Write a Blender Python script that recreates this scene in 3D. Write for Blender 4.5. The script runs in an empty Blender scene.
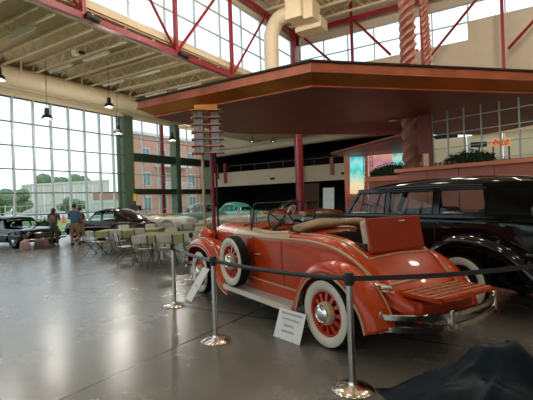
import bpy, bmesh, math, random
from mathutils import Vector, Matrix
random.seed(7)
C = bpy.context.scene.collection
PI = math.pi
# ------------------------------------------------------------------ place frame
CF = (-.525, .851); CR = (.851, .525)          # viewing direction and its right, on the hall floor plan
def cw(X, Y):                                  # metres to the right / ahead of the viewpoint -> hall plan
    return (CR[0]*X + CF[0]*Y, CR[1]*X + CF[1]*Y)
# ------------------------------------------------------------------ mesh builder
class MB:
    def __init__(s): s.v = []; s.f = []
    def add(s, vs, fs):
        o = len(s.v); s.v += [tuple(p) for p in vs]; s.f += [tuple(i+o for i in f) for f in fs]; return s
    def box(s, c, d, rz=0, ry=0, rx=0):
        m = Matrix.Translation(c) @ Matrix.Rotation(rz, 4, 'Z') @ Matrix.Rotation(ry, 4, 'Y') @ Matrix.Rotation(rx, 4, 'X')
        vs = [m @ Vector((d[0]/2*a, d[1]/2*b, d[2]/2*k)) for a in (-1, 1) for b in (-1, 1) for k in (-1, 1)]
        return s.add(vs, [(0,1,3,2), (4,6,7,5), (0,4,5,1), (2,3,7,6), (0,2,6,4), (1,5,7,3)])
    def b2(s, x0, x1, y0, y1, z0, z1):
        return s.box(((x0+x1)/2, (y0+y1)/2, (z0+z1)/2), (abs(x1-x0), abs(y1-y0), abs(z1-z0)))
    def grid(s, rows, closed=False, skip=None, capends=False):
        n = len(rows[0]); vs = [p for r in rows for p in r]; fs = []
        for i in range(len(rows)-1):
            for j in range(n if closed else n-1):
                if skip and skip(i, j): continue
                k = (j+1) % n
                fs.append((i*n+j, i*n+k, (i+1)*n+k, (i+1)*n+j))
        if capends:
            fs.append(tuple(range(n))[::-1]); fs.append(tuple((len(rows)-1)*n+j for j in range(n)))
        return s.add(vs, fs)
    def tube(s, pts, r, n=8, closed=False, flat=1.0, up=None):
        P = [Vector(p) for p in pts]; rows = []; prev = None
        for i, p in enumerate(P):
            if closed: t = P[(i+1) % len(P)] - P[i-1]
            else: t = P[min(i+1, len(P)-1)] - P[max(i-1, 0)]
            t.normalize()
            if prev is None:
                a = Vector(up) if up else (Vector((0,0,1)) if abs(t.z) < .9 else Vector((1,0,0)))
            else: a = prev
            x = (a - t*a.dot(t)).normalized(); prev = x; y = t.cross(x)
            rr = r[i] if isinstance(r, (list, tuple)) else r
            rows.append([p + x*math.cos(2*PI*k/n)*rr*flat + y*math.sin(2*PI*k/n)*rr for k in range(n)])
        if closed: rows.append(rows[0])
        return s.grid(rows, True, capends=not closed)
    def cyl(s, a, b, r, r2=None, n=12):
        return s.tube([a, b], [r, r if r2 is None else r2], n)
    def lathe(s, prof, c=(0,0,0), ax=(0,0,1), n=24):        # prof: (radius, height along axis)
        ax = Vector(ax).normalized(); c = Vector(c)
        a = Vector((0,0,1)) if abs(ax.z) < .9 else Vector((1,0,0))
        x = (a - ax*a.dot(ax)).normalized(); y = ax.cross(x); rows = []
        for r, h in prof:
            rows.append([c + ax*h + (x*math.cos(2*PI*k/n) + y*math.sin(2*PI*k/n))*max(r, 1e-4) for k in range(n)])
        return s.grid(rows, True)
    def prism(s, poly, z0, z1):
        n = len(poly); vs = [(x, y, z0) for x, y in poly] + [(x, y, z1) for x, y in poly]
        return s.add(vs, [tuple(range(n))[::-1], tuple(range(n, 2*n))] + [(i, (i+1) % n, n+(i+1) % n, n+i) for i in range(n)])
    def slab(s, poly3, d):                                   # 3-D polygon thickened by vector d
        n = len(poly3); vs = [tuple(p) for p in poly3] + [tuple(Vector(p)+Vector(d)) for p in poly3]
        return s.add(vs, [tuple(range(n))[::-1], tuple(range(n, 2*n))] + [(i, (i+1) % n, n+(i+1) % n, n+i) for i in range(n)])
    def blob(s, c, r, n=10, sq=(1,1,1), jit=0):
        rows = []
        for i in range(n//2+1):
            t = PI*i/(n//2); row = []
            for k in range(n):
                j = 1 + random.uniform(-jit, jit)
                row.append((c[0]+r*sq[0]*math.sin(t)*math.cos(2*PI*k/n)*j, c[1]+r*sq[1]*math.sin(t)*math.sin(2*PI*k/n)*j, c[2]+r*sq[2]*math.cos(t)*j))
            rows.append(row)
        return s.grid(rows, True)
    def build(s, name, mat, parent=None, smooth=False, bevel=0, sub=0, kind=None, angle=40, solid=0):
        me = bpy.data.meshes.new(name); me.from_pydata(s.v, [], s.f)
        bm = bmesh.new(); bm.from_mesh(me)
        bmesh.ops.remove_doubles(bm, verts=bm.verts, dist=1e-5)
        bmesh.ops.recalc_face_normals(bm, faces=bm.faces); bm.to_mesh(me); bm.free()
        o = bpy.data.objects.new(name, me); C.objects.link(o)
        if mat: me.materials.append(mat)
        if parent: o.parent = parent
        if smooth:
            for p in me.polygons: p.use_smooth = True
            try: me.set_sharp_from_angle(angle=math.radians(angle))
            except Exception: pass
        if solid:
            m = o.modifiers.new('thick', 'SOLIDIFY'); m.thickness = solid; m.offset = -1
        if bevel:
            m = o.modifiers.new('edge', 'BEVEL'); m.width = bevel; m.segments = 2; m.limit_method = 'ANGLE'
        if sub:
            m = o.modifiers.new('soft', 'SUBSURF'); m.levels = sub; m.render_levels = sub
        if kind: o['kind'] = kind
        return o
def thing(name, label, cat, loc=(0,0,0), rz=0, group=None):
    o = bpy.data.objects.new(name, None); C.objects.link(o); o.empty_display_size = .1
    o.location = loc; o.rotation_euler = (0, 0, rz); o['label'] = label; o['category'] = cat
    if group: o['group'] = group
    return o
def tag(o, label, cat, group=None, kind=None):
    o['label'] = label; o['category'] = cat
    if group: o['group'] = group
    if kind: o['kind'] = kind
    return o
def dup(root, loc=None, rz=None, label=None):
    r = root.copy(); C.objects.link(r)
    if loc is not None: r.location = loc
    if rz is not None: r.rotation_euler = (0, 0, rz)
    if label: r['label'] = label
    for ch in list(root.children):
        c = ch.copy(); C.objects.link(c); c.parent = r
        for g in list(ch.children):
            d = g.copy(); C.objects.link(d); d.parent = c
    return r
def cr(P, n):                                                # Catmull-Rom through tuples
    out = []
    for i in range(len(P)-1):
        a, b, c, d = P[max(i-1, 0)], P[i], P[i+1], P[min(i+2, len(P)-1)]
        for k in range(n):
            t = k/n
            out.append(tuple(.5*((2*b[j]) + (-a[j]+c[j])*t + (2*a[j]-5*b[j]+4*c[j]-d[j])*t*t + (-a[j]+3*b[j]-3*c[j]+d[j])*t**3) for j in range(len(b))))
    out.append(tuple(P[-1])); return out
# ------------------------------------------------------------------ materials
def mat(name, col, rough=.5, metal=0, var=0, scale=5, bump=0, bscale=None, coat=0, emit=None, es=1, spec=None, alpha=None, rvar=0, stretch=None, col2=None):
    m = bpy.data.materials.new(name); m.use_nodes = True; N = m.node_tree.nodes; L = m.node_tree.links
    b = N['Principled BSDF']; b.inputs['Base Color'].default_value = (*col, 1); b.inputs['Roughness'].default_value = rough
    b.inputs['Metallic'].default_value = metal; b.inputs['Coat Weight'].default_value = coat; b.inputs['Coat Roughness'].default_value = .04
    if spec is not None: b.inputs['Specular IOR Level'].default_value = spec
    if emit: b.inputs['Emission Color'].default_value = (*emit, 1); b.inputs['Emission Strength'].default_value = es
    if var or bump or rvar or col2:
        tc = N.new('ShaderNodeTexCoord'); mp = N.new('ShaderNodeMapping'); L.new(tc.outputs['Object'], mp.inputs[0])
        if stretch: mp.inputs['Scale'].default_value = stretch
        nz = N.new('ShaderNodeTexNoise'); nz.inputs['Scale'].default_value = scale; nz.inputs['Detail'].default_value = 5
        L.new(mp.outputs[0], nz.inputs['Vector'])
        if var or col2:
            r = N.new('ShaderNodeValToRGB'); r.color_ramp.elements[0].position = .3; r.color_ramp.elements[1].position = .7
            c2 = col2 or tuple(min(1, c*(1+var)) for c in col); c1 = col if col2 else tuple(c*(1-var) for c in col)
            r.color_ramp.elements[0].color = (*c1, 1); r.color_ramp.elements[1].color = (*c2, 1)
            L.new(nz.outputs['Fac'], r.inputs[0]); L.new(r.outputs[0], b.inputs['Base Color'])
        if rvar:
            mr = N.new('ShaderNodeMapRange'); mr.inputs['From Min'].default_value = .3; mr.inputs['From Max'].default_value = .7
            mr.inputs['To Min'].default_value = max(0, rough-rvar); mr.inputs['To Max'].default_value = rough+rvar
            L.new(nz.outputs['Fac'], mr.inputs[0]); L.new(mr.outputs[0], b.inputs['Roughness'])
        if bump:
            n2 = N.new('ShaderNodeTexNoise'); n2.inputs['Scale'].default_value = bscale or scale; L.new(mp.outputs[0], n2.inputs['Vector'])
            bp = N.new('ShaderNodeBump'); bp.inputs['Strength'].default_value = bump; bp.inputs['Distance'].default_value = .02
            L.new(n2.outputs['Fac'], bp.inputs['Height']); L.new(bp.outputs[0], b.inputs['Normal'])
    return m
def glassmat(name, tint=(.95,.98,1), gl=.08, rough=.0):
    m = bpy.data.materials.new(name); m.use_nodes = True; N = m.node_tree.nodes; L = m.node_tree.links; N.clear()
    o = N.new('ShaderNodeOutputMaterial'); t = N.new('ShaderNodeBsdfTransparent'); t.inputs[0].default_value = (*tint, 1)
    g = N.new('ShaderNodeBsdfGlossy'); g.inputs['Roughness'].default_value = rough; g.inputs['Color'].default_value = (.9, .9, .9, 1)
    fr = N.new('ShaderNodeLayerWeight'); fr.inputs[0].default_value = .5; mx = N.new('ShaderNodeMixShader')
    pw = N.new('ShaderNodeMath'); pw.operation = 'POWER'; L.new(fr.outputs['Facing'], pw.inputs[0]); pw.inputs[1].default_value = 5
    ma = N.new('ShaderNodeMath'); ma.operation = 'MULTIPLY_ADD'; L.new(pw.outputs[0], ma.inputs[0]); ma.inputs[1].default_value = .8; ma.inputs[2].default_value = .02
    L.new(ma.outputs[0], mx.inputs[0]); L.new(t.outputs[0], mx.inputs[1]); L.new(g.outputs[0], mx.inputs[2]); L.new(mx.outputs[0], o.inputs[0]); return m
M = {}
M['orange'] = mat('orange_paint', (.47, .044, .003), .27, 0, coat=.35, spec=.25, var=.05, scale=2)
M['orange_dull'] = mat('dark_orange_paint', (.34, .026, .003), .38, 0, coat=.15, spec=.3)
M['tan'] = mat('tan_paint', (.46, .32, .18), .4, coat=.3)
M['canvas'] = mat('tan_canvas', (.30, .22, .125), .85, bump=.3, bscale=60, var=.1, scale=8)
M['leather'] = mat('cream_leather', (.46, .36, .23), .5, bump=.2, bscale=40, var=.08)
M['white'] = mat('whitewall_rubber', (.62, .57, .46), .5, var=.05)
M['rubber'] = mat('black_rubber', (.008, .008, .008), .75, spec=.2)
M['chrome'] = mat('chrome', (.72, .69, .64), .14, 1, rvar=.03)
M['steel'] = mat('brushed_steel', (.60, .58, .54), .22, 1, rvar=.02, scale=3)
M['black'] = mat('black_paint', (.0015, .0015, .002), .07, coat=0, spec=.45)
M['blackmatte'] = mat('matte_black', (.01, .01, .01), .6, rvar=.1)
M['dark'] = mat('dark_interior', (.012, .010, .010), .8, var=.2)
M['alu'] = mat('running_board_rubber', (.40, .44, .46), .38, stretch=(1, 30, 1), var=.12, scale=8)
M['cartglass'] = glassmat('car_glass', (.88, .92, .92))
M['glass'] = glassmat('window_glass', (.93, .96, .97))
M['red'] = mat('red_steel', (.26, .008, .016), .42, var=.08, scale=3)
M['cream'] = mat('cream_wall', (.58, .49, .37), .8, var=.04, scale=2)
M['deck'] = mat('cream_roof_deck', (.66, .53, .34), .7, var=.05)
M['joist'] = mat('cream_joist', (.72, .60, .40), .6, var=.05)
M['duct'] = mat('cream_duct', (.68, .56, .38), .5, var=.04)
M['frame'] = mat('pale_window_frame', (.50, .54, .52), .4, .3, var=.05)
M['frame_dark'] = mat('dark_window_frame', (.035, .05, .05), .4, .3, rvar=.1)
M['green'] = mat('green_steel', (.075, .115, .065), .45, var=.1, scale=2)
M['green_dark'] = mat('dark_green_beam', (.014, .03, .016), .5, var=.1)
M['copper'] = mat('bright_copper', (.60, .20, .12), .38, .75, scale=1.6, var=.25, bump=.1, bscale=3, rvar=.08)
M['copper_pink'] = mat('pink_copper', (.60, .27, .21), .38, .45, scale=2, var=.15, rvar=.06)
M['copper_gold'] = mat('golden_copper', (.55, .18, .05), .30, .75, scale=.9, col2=(.78, .34, .09), bump=.25, bscale=2.5)
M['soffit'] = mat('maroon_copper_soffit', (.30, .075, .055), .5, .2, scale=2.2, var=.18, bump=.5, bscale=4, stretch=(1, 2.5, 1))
M['pinkwall'] = mat('pink_copper_wall', (.50, .16, .11), .5, .2, var=.12, scale=2)
M['edge'] = mat('dark_roof_edge', (.03, .012, .01), .6, rvar=.1)
M['plant'] = mat('leaf_green', (.02, .06, .02), .6, var=.4, scale=12)
M['plastic'] = mat('cream_plastic', (.56, .53, .46), .45, var=.04)
M['legs'] = mat('dark_grey_metal', (.06, .065, .065), .4, .6, rvar=.1)
M['cloth'] = mat('olive_green_tablecloth', (.31, .33, .15), .8, var=.08, scale=4)
M['paper'] = mat('white_card', (.72, .72, .70), .6, var=.02)
M['ink'] = mat('faded_ink', (.28, .28, .30), .7, var=.05)
M['satin'] = mat('black_satin', (.004, .010, .016), .42, spec=.10)
M['maroon'] = mat('maroon_paint', (.012, .003, .004), .16, coat=.5, spec=.3)
M['turq'] = mat('turquoise_paint', (.10, .60, .50), .25, coat=.8)
M['teal'] = mat('grey_teal_paint', (.11, .22, .20), .3, coat=.8)
M['carwhite'] = mat('cream_white_paint', (.55, .54, .48), .3, coat=.8)
M['skin'] = mat('skin', (.33, .17, .10), .6, var=.04)
M['skin2'] = mat('tanned_skin', (.30, .15, .09), .6, var=.04)
M['hair'] = mat('dark_hair', (.012, .008, .006), .6, var=.2, scale=30)
M['blue'] = mat('blue_shirt', (.06, .14, .25), .85, var=.1, scale=10)
M['brownshirt'] = mat('brown_top', (.10, .065, .055), .85, var=.15, scale=10)
M['olive'] = mat('olive_trousers', (.035, .042, .022), .85, var=.1)
M['shorts'] = mat('tan_shorts', (.24, .15, .10), .85, var=.1)
M['bag'] = mat('grey_backpack', (.13, .11, .11), .8, var=.1)
M['concrete_out'] = mat('pale_road', (.42, .42, .40), .9, var=.05, scale=.3)
M['grass'] = mat('grass', (.20, .30, .07), .95, var=.3, scale=1.5)
M['stucco'] = mat('pale_stucco', (.58, .56, .47), .9, var=.06, scale=1)
M['roofpink'] = mat('pinkish_roof', (.42, .22, .18), .8, var=.05)
M['tree'] = mat('tree_green', (.15, .21, .12), .9, var=.4, scale=2)
M['bark'] = mat('bark', (.10, .07, .05), .9, var=.3)
M['winglass'] = mat('blue_grey_window', (.16, .24, .26), .2, var=.1)
M['whitetrim'] = mat('white_trim', (.7, .7, .68), .6, var=.03)
M['lamp'] = mat('lamp_bulb', (1, .93, .8), .5, emit=(1, .88, .66), es=9)
M['tube'] = mat('white_fixture', (.72, .66, .50), .5, var=.04)
M['taillight'] = mat('red_lens', (.35, .01, .01), .15, coat=.6)
M['spoke'] = mat('red_orange_spoke', (.48, .034, .006), .3, coat=.6)
M['cone'] = mat('orange_plastic', (.65, .14, .04), .5, var=.05)
M['glassblock'] = mat('greenish_glass_block', (.06, .10, .08), .12, 0, coat=.6, col2=(.34, .40, .35), scale=9)
M['brownpanel'] = mat('brown_panel', (.07, .04, .022), .6, var=.1)
M['yellow'] = mat('yellow_plastic', (.6, .38, .03), .5, var=.05)

def brickmat():
    m = bpy.data.materials.new('red_brick'); m.use_nodes = True; N = m.node_tree.nodes; L = m.node_tree.links; b = N['Principled BSDF']
    tc = N.new('ShaderNodeTexCoord'); mp = N.new('ShaderNodeMapping'); mp.inputs['Rotation'].default_value = (PI/2, 0, 0)
    t = N.new('ShaderNodeTexBrick'); t.inputs['Scale'].default_value = 3; t.inputs['Color1'].default_value = (.56, .22, .16, 1); t.inputs['Color2'].default_value = (.64, .29, .22, 1); t.inputs['Mortar'].default_value = (.62, .36, .29, 1)
    L.new(tc.outputs['Object'], mp.inputs[0]); L.new(mp.outputs[0], t.inputs['Vector']); L.new(t.outputs['Color'], b.inputs['Base Color']); b.inputs['Roughness'].default_value = .9
    return m
M['brick'] = brickmat()
def floormat():
    m = bpy.data.materials.new('polished_concrete'); m.use_nodes = True; N = m.node_tree.nodes; L = m.node_tree.links; b = N['Principled BSDF']
    g = N.new('ShaderNodeNewGeometry'); sp = N.new('ShaderNodeSeparateXYZ'); L.new(g.outputs['Position'], sp.inputs[0])
    n1 = N.new('ShaderNodeTexNoise'); n1.inputs['Scale'].default_value = .9; n1.inputs['Detail'].default_value = 8; n1.inputs['Roughness'].default_value = .65
    n2 = N.new('ShaderNodeTexNoise'); n2.inputs['Scale'].default_value = 22; n2.inputs['Detail'].default_value = 4
    L.new(g.outputs['Position'], n1.inputs['Vector']); L.new(g.outputs['Position'], n2.inputs['Vector'])
    r = N.new('ShaderNodeValToRGB'); r.color_ramp.elements[0].position = .3; r.color_ramp.elements[1].position = .7
    r.color_ramp.elements[0].color = (.112, .106, .090, 1); r.color_ramp.elements[1].color = (.160, .152, .132, 1); L.new(n1.outputs['Fac'], r.inputs[0])
    def groove(out, off, step):
        a = N.new('ShaderNodeMath'); a.operation = 'SUBTRACT'; L.new(out, a.inputs[0]); a.inputs[1].default_value = off
        w = N.new('ShaderNodeMath'); w.operation = 'WRAP'; L.new(a.outputs[0], w.inputs[0]); w.inputs[1].default_value = -step/2; w.inputs[2].default_value = step/2
        ab = N.new('ShaderNodeMath'); ab.operation = 'ABSOLUTE'; L.new(w.outputs[0], ab.inputs[0])
        lt = N.new('ShaderNodeMath'); lt.operation = 'LESS_THAN'; L.new(ab.outputs[0], lt.inputs[0]); lt.inputs[1].default_value = .015; return lt
    gx = groove(sp.outputs[0], -3.4, 4.6); gy = groove(sp.outputs[1], 4.84, 4.6)
    mx = N.new('ShaderNodeMath'); mx.operation = 'MAXIMUM'; L.new(gx.outputs[0], mx.inputs[0]); L.new(gy.outputs[0], mx.inputs[1])
    mc = N.new('ShaderNodeMixRGB'); L.new(mx.outputs[0], mc.inputs[0]); L.new(r.outputs[0], mc.inputs[1]); mc.inputs[2].default_value = (.02, .018, .015, 1)
    L.new(mc.outputs[0], b.inputs['Base Color'])
    mr = N.new('ShaderNodeMapRange'); mr.inputs['From Min'].default_value = .3; mr.inputs['From Max'].default_value = .7; mr.inputs['To Min'].default_value = .22; mr.inputs['To Max'].default_value = .30
    L.new(n1.outputs['Fac'], mr.inputs[0]); L.new(mr.outputs[0], b.inputs['Roughness'])
    bp = N.new('ShaderNodeBump'); bp.inputs['Strength'].default_value = .06; bp.inputs['Distance'].default_value = .01; L.new(n2.outputs['Fac'], bp.inputs['Height']); L.new(bp.outputs[0], b.inputs['Normal'])
    b.inputs['Specular IOR Level'].default_value = .6
    return m
M['floor'] = floormat()
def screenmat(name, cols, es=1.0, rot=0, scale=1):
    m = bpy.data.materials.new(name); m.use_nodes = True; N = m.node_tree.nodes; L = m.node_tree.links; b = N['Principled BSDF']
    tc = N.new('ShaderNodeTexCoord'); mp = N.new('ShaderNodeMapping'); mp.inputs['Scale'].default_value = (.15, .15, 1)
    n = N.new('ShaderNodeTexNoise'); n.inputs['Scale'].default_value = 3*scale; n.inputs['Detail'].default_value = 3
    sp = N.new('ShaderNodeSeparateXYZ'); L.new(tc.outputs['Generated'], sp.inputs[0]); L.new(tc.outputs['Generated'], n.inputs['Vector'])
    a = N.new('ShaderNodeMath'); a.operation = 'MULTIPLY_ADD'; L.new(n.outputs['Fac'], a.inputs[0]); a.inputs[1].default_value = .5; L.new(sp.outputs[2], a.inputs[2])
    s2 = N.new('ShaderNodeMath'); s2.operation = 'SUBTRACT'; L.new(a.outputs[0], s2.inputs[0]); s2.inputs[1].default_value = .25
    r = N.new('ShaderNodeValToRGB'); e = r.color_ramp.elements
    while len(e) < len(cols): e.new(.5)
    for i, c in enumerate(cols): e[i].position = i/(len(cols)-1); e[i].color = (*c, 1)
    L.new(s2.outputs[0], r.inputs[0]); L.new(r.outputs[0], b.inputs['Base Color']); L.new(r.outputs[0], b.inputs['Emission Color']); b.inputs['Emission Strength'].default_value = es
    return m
def struct(name, mb, m, **k): return mb.build(name, m, kind='structure', **k)
# ================================================================== SETTING
XL, YB, YN, XR = -23.2, 28.4, -12.0, 11.0
struct('floor', MB().b2(XL-.1, XR+.3, YN-.3, 36, -.2, 0), M['floor'])
# --- left glass wall (window_1: pale grid, window_2: green portal frames)
struct('wall_left', MB().b2(XL-.3, XL, YN, YB+6, 7.75, 10.0), M['cream'])
struct('trim_1', MB().b2(XL, XL+.45, YN, YB, 8.45, 8.75).b2(XL, XL+.14, YN, YB, 7.72, 7.9).b2(XL, XL+.3, YN, YB, 8.1, 8.25), M['joist'])
zs = [0.06, 1.27, 2.50, 3.80, 5.08, 6.36, 7.68]
w = thing('window', 'tall pale gridded glass wall on the left side of the hall', 'window'); w['kind'] = 'structure'; w.name = 'window_1'
mb = MB()
ys = [YN + .2 + (11.72-YN-.2)*i/22 for i in range(22)] + [11.72, 12.85, 13.87, 14.97, 16.05, 17.12, 18.15]
for y in ys: mb.b2(XL-.10, XL+.08, y-.045, y+.045, 0, 7.8)
mb.build('mullion', M['frame'], w)
mb = MB()
for z in zs: mb.b2(XL-.06, XL+.05, YN, 18.9, z-.028, z+.028)
mb.build('transom', M['frame_dark'], w)
MB().b2(XL-.035, XL-.025, YN, 18.9, 0, 7.8).build('pane', M['glass'], w)
w = thing('window', 'green framed glass wall with dark cross beams', 'window'); w['kind'] = 'structure'; w.name = 'window_2'
for y, hw in ((19.25, .34), (24.0, .24), (28.15, .28)): MB().b2(XL-.3, XL+.35, y-hw, y+hw, 0, 7.8).build('post', M['green'], w)
MB().b2(XL-.1, XL+.1, 18.5, 18.7, 0, 7.8).build('post', M['green'], w)
for z0, z1 in ((4.72, 5.28), (2.36, 2.76)): MB().b2(XL-.25, XL+.30, 19.3, 28.3, z0, z1).build('beam', M['green_dark'], w)
mb = MB()
for y in (20.7, 22.2, 25.4, 26.8): mb.b2(XL-.06, XL+.05, y-.03, y+.03, 0, 7.8)
for z in (1.27, 3.80, 6.36): mb.b2(XL-.06, XL+.04, 18.9, 28.4, z-.025, z+.025)
mb.build('mullion', M['frame'], w)
MB().b2(XL-.035, XL-.025, 18.9, 28.4, 0, 7.8).build('pane', M['glass'], w)
# --- low roof over the left bay
mb = MB(); row0 = []; row1 = []
for i in range(60):
    x = XL + i*.15
    for dx, dz in ((0, 0), (.05, 0), (.07, .07), (.13, .07)):
        row0.append((x+dx, YN, 9.38+dz)); row1.append((x+dx, YB, 9.38+dz))
struct('ceiling', mb.grid([row0, row1]).b2(XL, -14.3, YN, YB, 9.5, 9.7), M['deck'])
# --- high roof
mb = MB(); row0 = []; row1 = []
for i in range(52):
    y = -12 + i*.8
    for dy, dz in ((0, 0), (.3, 0), (.38, .12), (.72, .12)):
        row0.append((-14.4, y+dy, 15.3+dz)); row1.append((XR, y+dy, 15.3+dz))
o = struct('ceiling', mb.grid([row0, row1]).b2(-14.6, XR, YN, 29, 15.5, 15.7), M['deck'])
# --- left clerestory above the low roof
XC = -14.5
struct('wall_left', MB().b2(XC-.2, XC, YN, YB, 9.0, 9.92).b2(XC-.2, XC, YN, YB, 13.75, 15.5), M['cream'])
w = thing('window', 'clerestory strip above the red truss on the left', 'window'); w['kind'] = 'structure'; w.name = 'window_3'
mb = MB()
y = 12.47 - 2.2*11
while y < YB: mb.b2(XC-.12, XC-.02, y-.035, y+.035, 9.9, 13.8); y += 2.2
for z in (9.95, 11.25, 12.55, 13.72): mb.b2(XC-.11, XC-.03, YN, YB, z-.03, z+.03)
mb.build('mullion', M['frame'], w); MB().b2(XC-.08, XC-.07, YN, YB, 9.9, 13.8).build('pane', M['glass'], w)
# --- back wall: clerestory, upper gallery, dark rooms below
struct('wall_back', MB().b2(-14.5, XR, YB, YB+.25, 13.42, 15.5).b2(-14.5, -2.4, YB, YB+.25, 6.0, 11.12).b2(-2.4, XR, YB, YB+.25, 5.2, 12.28).b2(-14.6, -14.1, YB, YB+.25, 9, 15.5)
       .b2(XL, -14.3, YB, YB+.25, 5.9, 10), M['cream'])
w = thing('window', 'clerestory strip high in the back wall', 'window'); w['kind'] = 'structure'; w.name = 'window_4'
mb = MB()
for x in (-14.05, -12.09, -10.22, -8.3, -6.45, -4.5, -2.4): mb.b2(x-.035, x+.035, YB+.05, YB+.15, 11.1, 13.45)
for x in (-.4, 1.6, 3.6, 5.6, 7.6, 9.6): mb.b2(x-.035, x+.035, YB+.05, YB+.15, 12.25, 13.45)
mb.b2(-14.1, XR, YB+.05, YB+.15, 13.38, 13.44).b2(-14.1, XR, YB+.05, YB+.15, 12.24, 12.3).b2(-14.1, -2.4, YB+.05, YB+.15, 11.1, 11.16)
mb.build('mullion', M['frame'], w); MB().b2(-14.1, -2.4, YB+.09, YB+.1, 11.1, 13.45).b2(-2.4, XR, YB+.09, YB+.1, 12.25, 13.45).build('pane', M['glass'], w)
# gallery
struct('trim_2', MB().b2(XL, -6.0, YB-.3, YB-.05, 2.98, 4.12).b2(XL, -6, YB-.35, YB, 2.92, 3.0), M['cream'])
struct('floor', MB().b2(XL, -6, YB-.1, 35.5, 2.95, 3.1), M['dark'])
struct('wall_back', MB().b2(XL-.2, -4, 35.5, 35.7, 0, 6.4).b2(-5.9, -5.7, YB, 35.5, 0, 6.2), M['dark'])  # near-black colour stands in for the shade inside these rooms
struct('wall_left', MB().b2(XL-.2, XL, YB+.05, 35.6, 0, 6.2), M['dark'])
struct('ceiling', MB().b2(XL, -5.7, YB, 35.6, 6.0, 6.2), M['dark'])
struct('ceiling', MB().b2(-18.5, -6.0, 19.5, YB-.02, 6.45, 6.65), M['deck'])
struct('trim_3', MB().tube([(XL+1.2, YB-.55, 5.75), (-6, YB-.55, 6.2)], .27, 12).b2(XL, -6, YB-.02, YB+.3, 5.85, 6.1), M['cream'])
# right part of the back wall, with an added window band glowing in place of lit cream wall
struct('wall_back', MB().b2(-5.9, XR, YB, YB+.25, 0, 2.1).b2(-5.9, -4.6, YB, YB+.25, 2.0, 5.3), M['cream'])
w = thing('window', 'added glowing band standing in for lit cream wall, low in the back wall', 'window'); w['kind'] = 'structure'; w.name = 'glow_wall_band'
mb = MB()
for i in range(9): mb.b2(-4.6+i*1.95-.04, -4.6+i*1.95+.04, YB+.05, YB+.15, 2.1, 5.2)
mb.b2(-4.6, XR, YB+.05, YB+.15, 3.6, 3.66); mb.build('mullion', M['frame'], w)
MB().b2(-4.6, XR, YB+.09, YB+.1, 2.1, 5.2).build('pane', M['glass'], w)
mb = bpy.data.materials.new('cream_glow_sheet'); mb.use_nodes = True; N_ = mb.node_tree.nodes; L_ = mb.node_tree.links; N_.clear()
o_ = N_.new('ShaderNodeOutputMaterial'); d_ = N_.new('ShaderNodeBsdfDiffuse'); d_.inputs[0].default_value = (.62, .56, .44, 1); t_ = N_.new('ShaderNodeBsdfTranslucent'); t_.inputs[0].default_value = (.80, .73, .58, 1); x_ = N_.new('ShaderNodeMixShader'); x_.inputs[0].default_value = .75
L_.new(d_.outputs[0], x_.inputs[1]); L_.new(t_.outputs[0], x_.inputs[2]); L_.new(x_.outputs[0], o_.inputs[0])
for i in range(8): MB().b2(-4.55+i*1.95, -2.72+i*1.95, YB-.01, YB+.01, 2.12, 5.18).build('glow_sheet', mb, w)  # translucent sheets added so the band glows like a lit cream wall
# right and near walls; the near wall has an unseen window added for fill light
struct('wall_right', MB().b2(XR, XR+.25, YN, YB+.3, 0, 15.6), M['cream'])
struct('wall_near', MB().b2(XL-.3, XR+.3, YN-.25, YN, 8.4, 15.6).b2(XL-.3, XR+.3, YN-.25, YN, 0, .4).b2(XL-.3, -20, YN-.25, YN, 0, 9).b2(8, XR+.3, YN-.25, YN, 0, 9), M['cream'])
w = thing('window', 'large unseen gridded window added in the near end wall for fill light', 'window'); w['kind'] = 'structure'; w.name = 'fill_window'
mb = MB()
for i in range(15): mb.b2(-20+i*2-.05, -20+i*2+.05, YN-.15, YN-.05, .4, 8.4)
for i in range(1, 4): mb.b2(-20, 8, YN-.15, YN-.05, .4+i*2-.03, .4+i*2+.03)
mb.build('mullion', M['frame'], w); MB().b2(-20, 8, YN-.1, YN-.09, .4, 8.4).build('pane', M['glass'], w)
# ------------------------------------------------------------------ red trusses
t = thing('red_truss', 'long dark red steel truss under the left clerestory, above the low cream roof', 'truss')
XT = -14.15
MB().b2(XT-.11, XT+.11, YN+.05, YB-.05, 8.86, 9.10).build('bottom_chord', M['red'], t)
MB().b2(XT-.11, XT+.11, YN+.05, YB-.05, 14.0, 14.3).build('top_chord', M['red'], t)
nodes = [9.9-5.05*4, 9.9-5.05*3, 9.9-5.05*2, 9.9-5.05, 9.9, 14.98, 19.6, 24.0]
for i, y in enumerate(nodes):
    if y < YN: continue
    MB().b2(XT-.09, XT+.09, y-.08, y+.08, 9.0, 14.1).build('vertical', M['red'], t)
    if i in (3, 5, 6): MB().tube([(XT, y+.05, 9.1), (XT, y+4.1, 14.1)], .085, 4).build('diagonal', M['red'], t)
    if i in (4, 5, 3): MB().tube([(XT, y-.05, 9.1), (XT, y-4.1, 14.1)], .085, 4).build('diagonal', M['red'], t)
MB().b2(XT-.16, XT+.16, YB-.95, YB-.60, 0.0, 14.3).build('column', M['red'], t)
for k, y in enumerate((10.05, 15.15)):
    q = thing('truss_spotlight', ['black spotlight clamped at the nearer joint of the left red truss', 'black spotlight clamped at the farther joint of the left red truss'][k], 'spotlight', (XT+.2, y+.1, 8.95))
    MB().cyl((0, -.28, 0), (0, .28, 0), .12, .14).build('housing', M['blackmatte'], q)
    MB().b2(-.12, .0, -.05, .05, 0, .15).build('bracket', M['blackmatte'], q)
    MB().cyl((0, .281, 0), (0, .29, 0), .115).build('lens', M['cartglass'], q)
t = thing('red_truss', 'dark red steel truss along the back wall, under the high roof', 'truss')
YT = 27.7
MB().b2(-13.9, XR-.05, YT-.1, YT+.1, 13.9, 14.2).build('top_chord', M['red'], t)
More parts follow.
